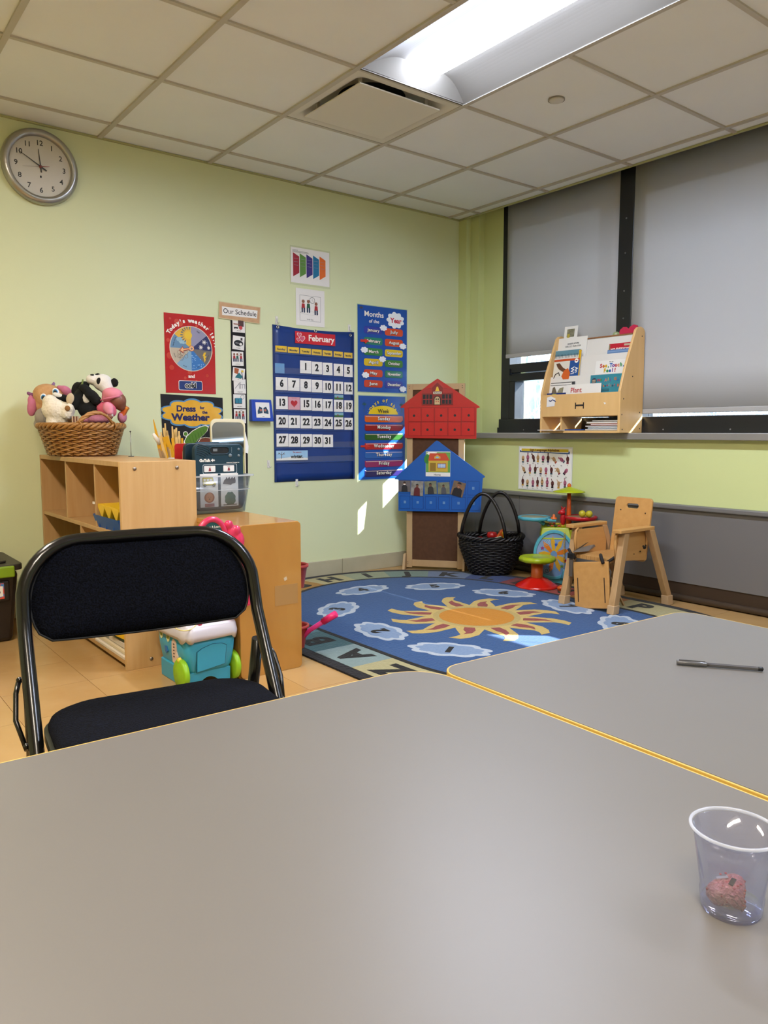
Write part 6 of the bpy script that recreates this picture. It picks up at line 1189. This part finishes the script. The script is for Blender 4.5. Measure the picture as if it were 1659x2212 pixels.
flat('brown_fox', [(.018, .172), (.045, .175), (.075, .145), (.105, .130), (.085, .115), (.045, .135), (.030, .150)], M('#5f3c24', .5), b, .0008); flat('orange_body', [(.085, .125), (.115, .140), (.135, .110), (.130, .070), (.085, .070), (.070, .090)], M('#c75a18', .5), b, .0012); flat('badge', circ(.175, .182, .014, 16), W_, b, .0014); rect('badge_mark', .168, .182, .178, .186, M('#a83a28', .5), b, .0020)
text('An', .022, W_, b, .180, .125, .001, .02, rot=-PI/2+.05); text('Wi', .026, W_, b, .150, .122, .001, .02, rot=-PI/2+.05)
g = G().tube([(.01, .08, .001), (.02, .105, .001), (.045, .115, .001), (.055, .095, .001)], .003, 5); obj('dark_tail', g, M('#2c1c14', .5), b)
b, w_, h_ = book('red book reading NO EVERYONE, upper right behind the blue book', -.004, -1.322, -1.486, 1.33, 1.466, col='#b51a30'); text('NO EVERYONE', .015, W_, b, .082, .100, .001, .03, width=.135); rect('red_stamp', .105, .150, .118, .130, M('#b9a48a', .5), b, .0006); rect('side_strip', 0, .008, .03, .13, M('#8a7a54', .5), b, .0006)
b, w_, h_ = book('blue-grey book just in front of the red book', -.014, -1.318, -1.478, 1.31, 1.430, col='#5d7ea8'); rect('pale_band', 0, w_, .105, .112, M('#7c98bc', .4), b, .0004)
b, w_, h_ = book('white book reading See, Touch, Feel! in rainbow letters', -.040, -1.258, -1.478, 1.22, 1.368)
CO = ['#b51a30', '#c8641a', '#c8a01a', '#2c8a4a', '#1c5aa8', '#6a2c8a', '#b51a30', '#c8641a', '#2c8a4a', '#1c5aa8']
for i, ch in enumerate('See,Touch,'): text(ch, .022, M(CO[i], .4), b, .040+.0175*i, .116, .001, .06)
for i, ch in enumerate('Feel!'): text(ch, .022, M(CO[(i+2) % 8], .4), b, .070+.018*i, .086, .001, .06)
text('baby • sense', .004, INK, b, .11, .138, .001)
b, w_, h_ = book('teal book reading We All Go Traveling By, lower right', -.085, -1.255, -1.488, 1.10, 1.282, .10, col='#2f7f8d'); flat('badge', circ(.028, .146, .018, 16), M('#14284a', .4), b, .0004)
for k in range(3): rect('badge_line', .016, .040, .138+.006*k, .141+.006*k, M('#c9b08a', .5), b, .0012)
for i, ch in enumerate('We All Go'): text(ch, .018, M(CO[(i*3) % 10], .5) if ch != 'A' else M('#c86a5a', .4), b, .062+.0165*i, .148+.004*math.sin(i*2), .001, .03) if ch != ' ' else None
for i, ch in enumerate('Traveling By'): text(ch, .015, M(('#a83a5a', '#c8b08a', '#c8641a', '#14284a')[i % 4], .4), b, .075+.0125*i, .116+.003*math.sin(i*1.7), .001, .03) if ch != ' ' else None
for k in range(3): rect('print_line', .085, .140, .082+.006*k, .0845+.006*k, M('#123844', .5), b, .0005)
b, w_, h_ = book('white book with a brown owl sketch, lower left of the rack', -.088, -.952, -1.110, 1.10, 1.243, .08); rect('blue_band', .0, .158, .132, .135, INK, b, .0004); flat('owl_wing', [(.01, .078), (.02, .120), (.035, .125), (.055, .085)], M('#6a5d48', .5), b, .0006); flat('owl_wing', [(.05, .078), (.075, .115), (.105, .120), (.100, .085)], M('#8a8466', .5), b, .0012)
b, w_, h_ = book('dark-lined white book lying behind the owl book', -.078, -.948, -1.136, 1.10, 1.252, .08, col='#c9c4bb', tilt=.01); rect('dark_top_edge', 0, w_, .147, .150, INK, b, .0004); rect('dark_corner', .165, w_, .13, .147, M('#3a3a3c', .5), b, .0004)
b, w_, h_ = book('white book with the red word Plant', -.103, -1.090, -1.346, 1.08, 1.232, .07); text('Plant', .030, M('#b3242c', .4), b, .075, .116, .001, .01)
b, w_, h_ = book('dark blue book barely showing at the lower left corner', -.120, -.950, -1.098, 1.06, 1.184, .02, col='#1c2f6e'); flat('yellow_shape', [(.03, .110), (.05, .121), (.08, .119), (.06, .110)], M('#a8a83a', .5), b, .0006)
hr = thing('heart_card', 'dark pink double-hump heart card on the top right of the rack', 'card', (.030, -1.436, 1.495), rot=(PI/2, 0, -PI/2), group=None); flat('heart', [(-.058, 0), (.060, 0), (.066, .022), (.058, .044), (.036, .052), (.012, .042), (.0, .030), (-.014, .042), (-.036, .044), (-.056, .030), (-.062, .014)], M('#b81c44', .4), hr, 0, .008); flat('fold', [(-.05, .0), (.05, .0), (.05, .006), (-.05, .006)], M('#98163a', .4), hr, .0082)
hr.location = (.024, -1.436, 1.518-.004)
gc = thing('green_figure', 'small pale green paper figure left of the heart card', 'card', (.030, -1.345, 1.510), rot=(PI/2, 0, -PI/2)); flat('body', circ(.0, .012, .024, 14, .016), M('#8a9a6a', .5), gc, 0, .004); flat('hole', circ(0, .014, .010, 10, .007), M('#b8bda0', .5), gc, .0042)
for i, (c_, y0, y1, z, l) in enumerate((('#2a2a30', -1.24, -1.48, .9520, 'lowest'), ('#8fa8b8', -1.26, -1.485, .9625, 'second'), ('#3a2c34', -1.24, -1.47, .9730, 'third'), ('#a84a40', -1.28, -1.486, .9835, 'fourth'), ('#c4bca8', -1.25, -1.47, .9940, 'fifth'), ('#22262c', -1.29, -1.485, 1.0045, 'topmost'))):
    b = thing('thin_book', 'thin book in the stack under the rack, %s of six' % l, 'book', (-.035, (y0+y1)/2, z), group='thin books stacked in the bottom bay'); w2 = abs(y1-y0)/2; box('cover', -.075, .085, -w2, w2, 0, .0020, M(c_, .4), b); box('pages', -.073, .083, -w2+.003, w2-.003, .0020, .0082, PAPER, b); box('cover', -.075, .085, -w2, w2, .0082, .0100, M(c_, .4), b)
b = thing('flyer', 'red and white printed flyer hanging over the sill edge under the rack', 'paper', (-.125, -1.01, .9525)); box('sheet', -.060, .05, -.090, .075, 0, .004, PAPER, b)
for k in range(3): box('red_photo', -.052+.001*k, -.01, -.075+.046*k, -.040+.046*k, .004, .0050, M('#8a3a38', .5, col2='#b9a09a', scale=60), b)
b = thing('blue_binder', 'blue binder lying flat beneath the papers in the rack', 'binder', (-.040, -1.18, .9518)); b.location = (-.045, -1.165, .9518); box('cover', -.085, .08, -.062, .062, 0, .008, M('#143f86', .35), b, .002); box('label', -.084, -.0835, -.03, .03, .001, .007, M('#9aa8c0', .5), b)

bpy.data.objects.remove(_to)
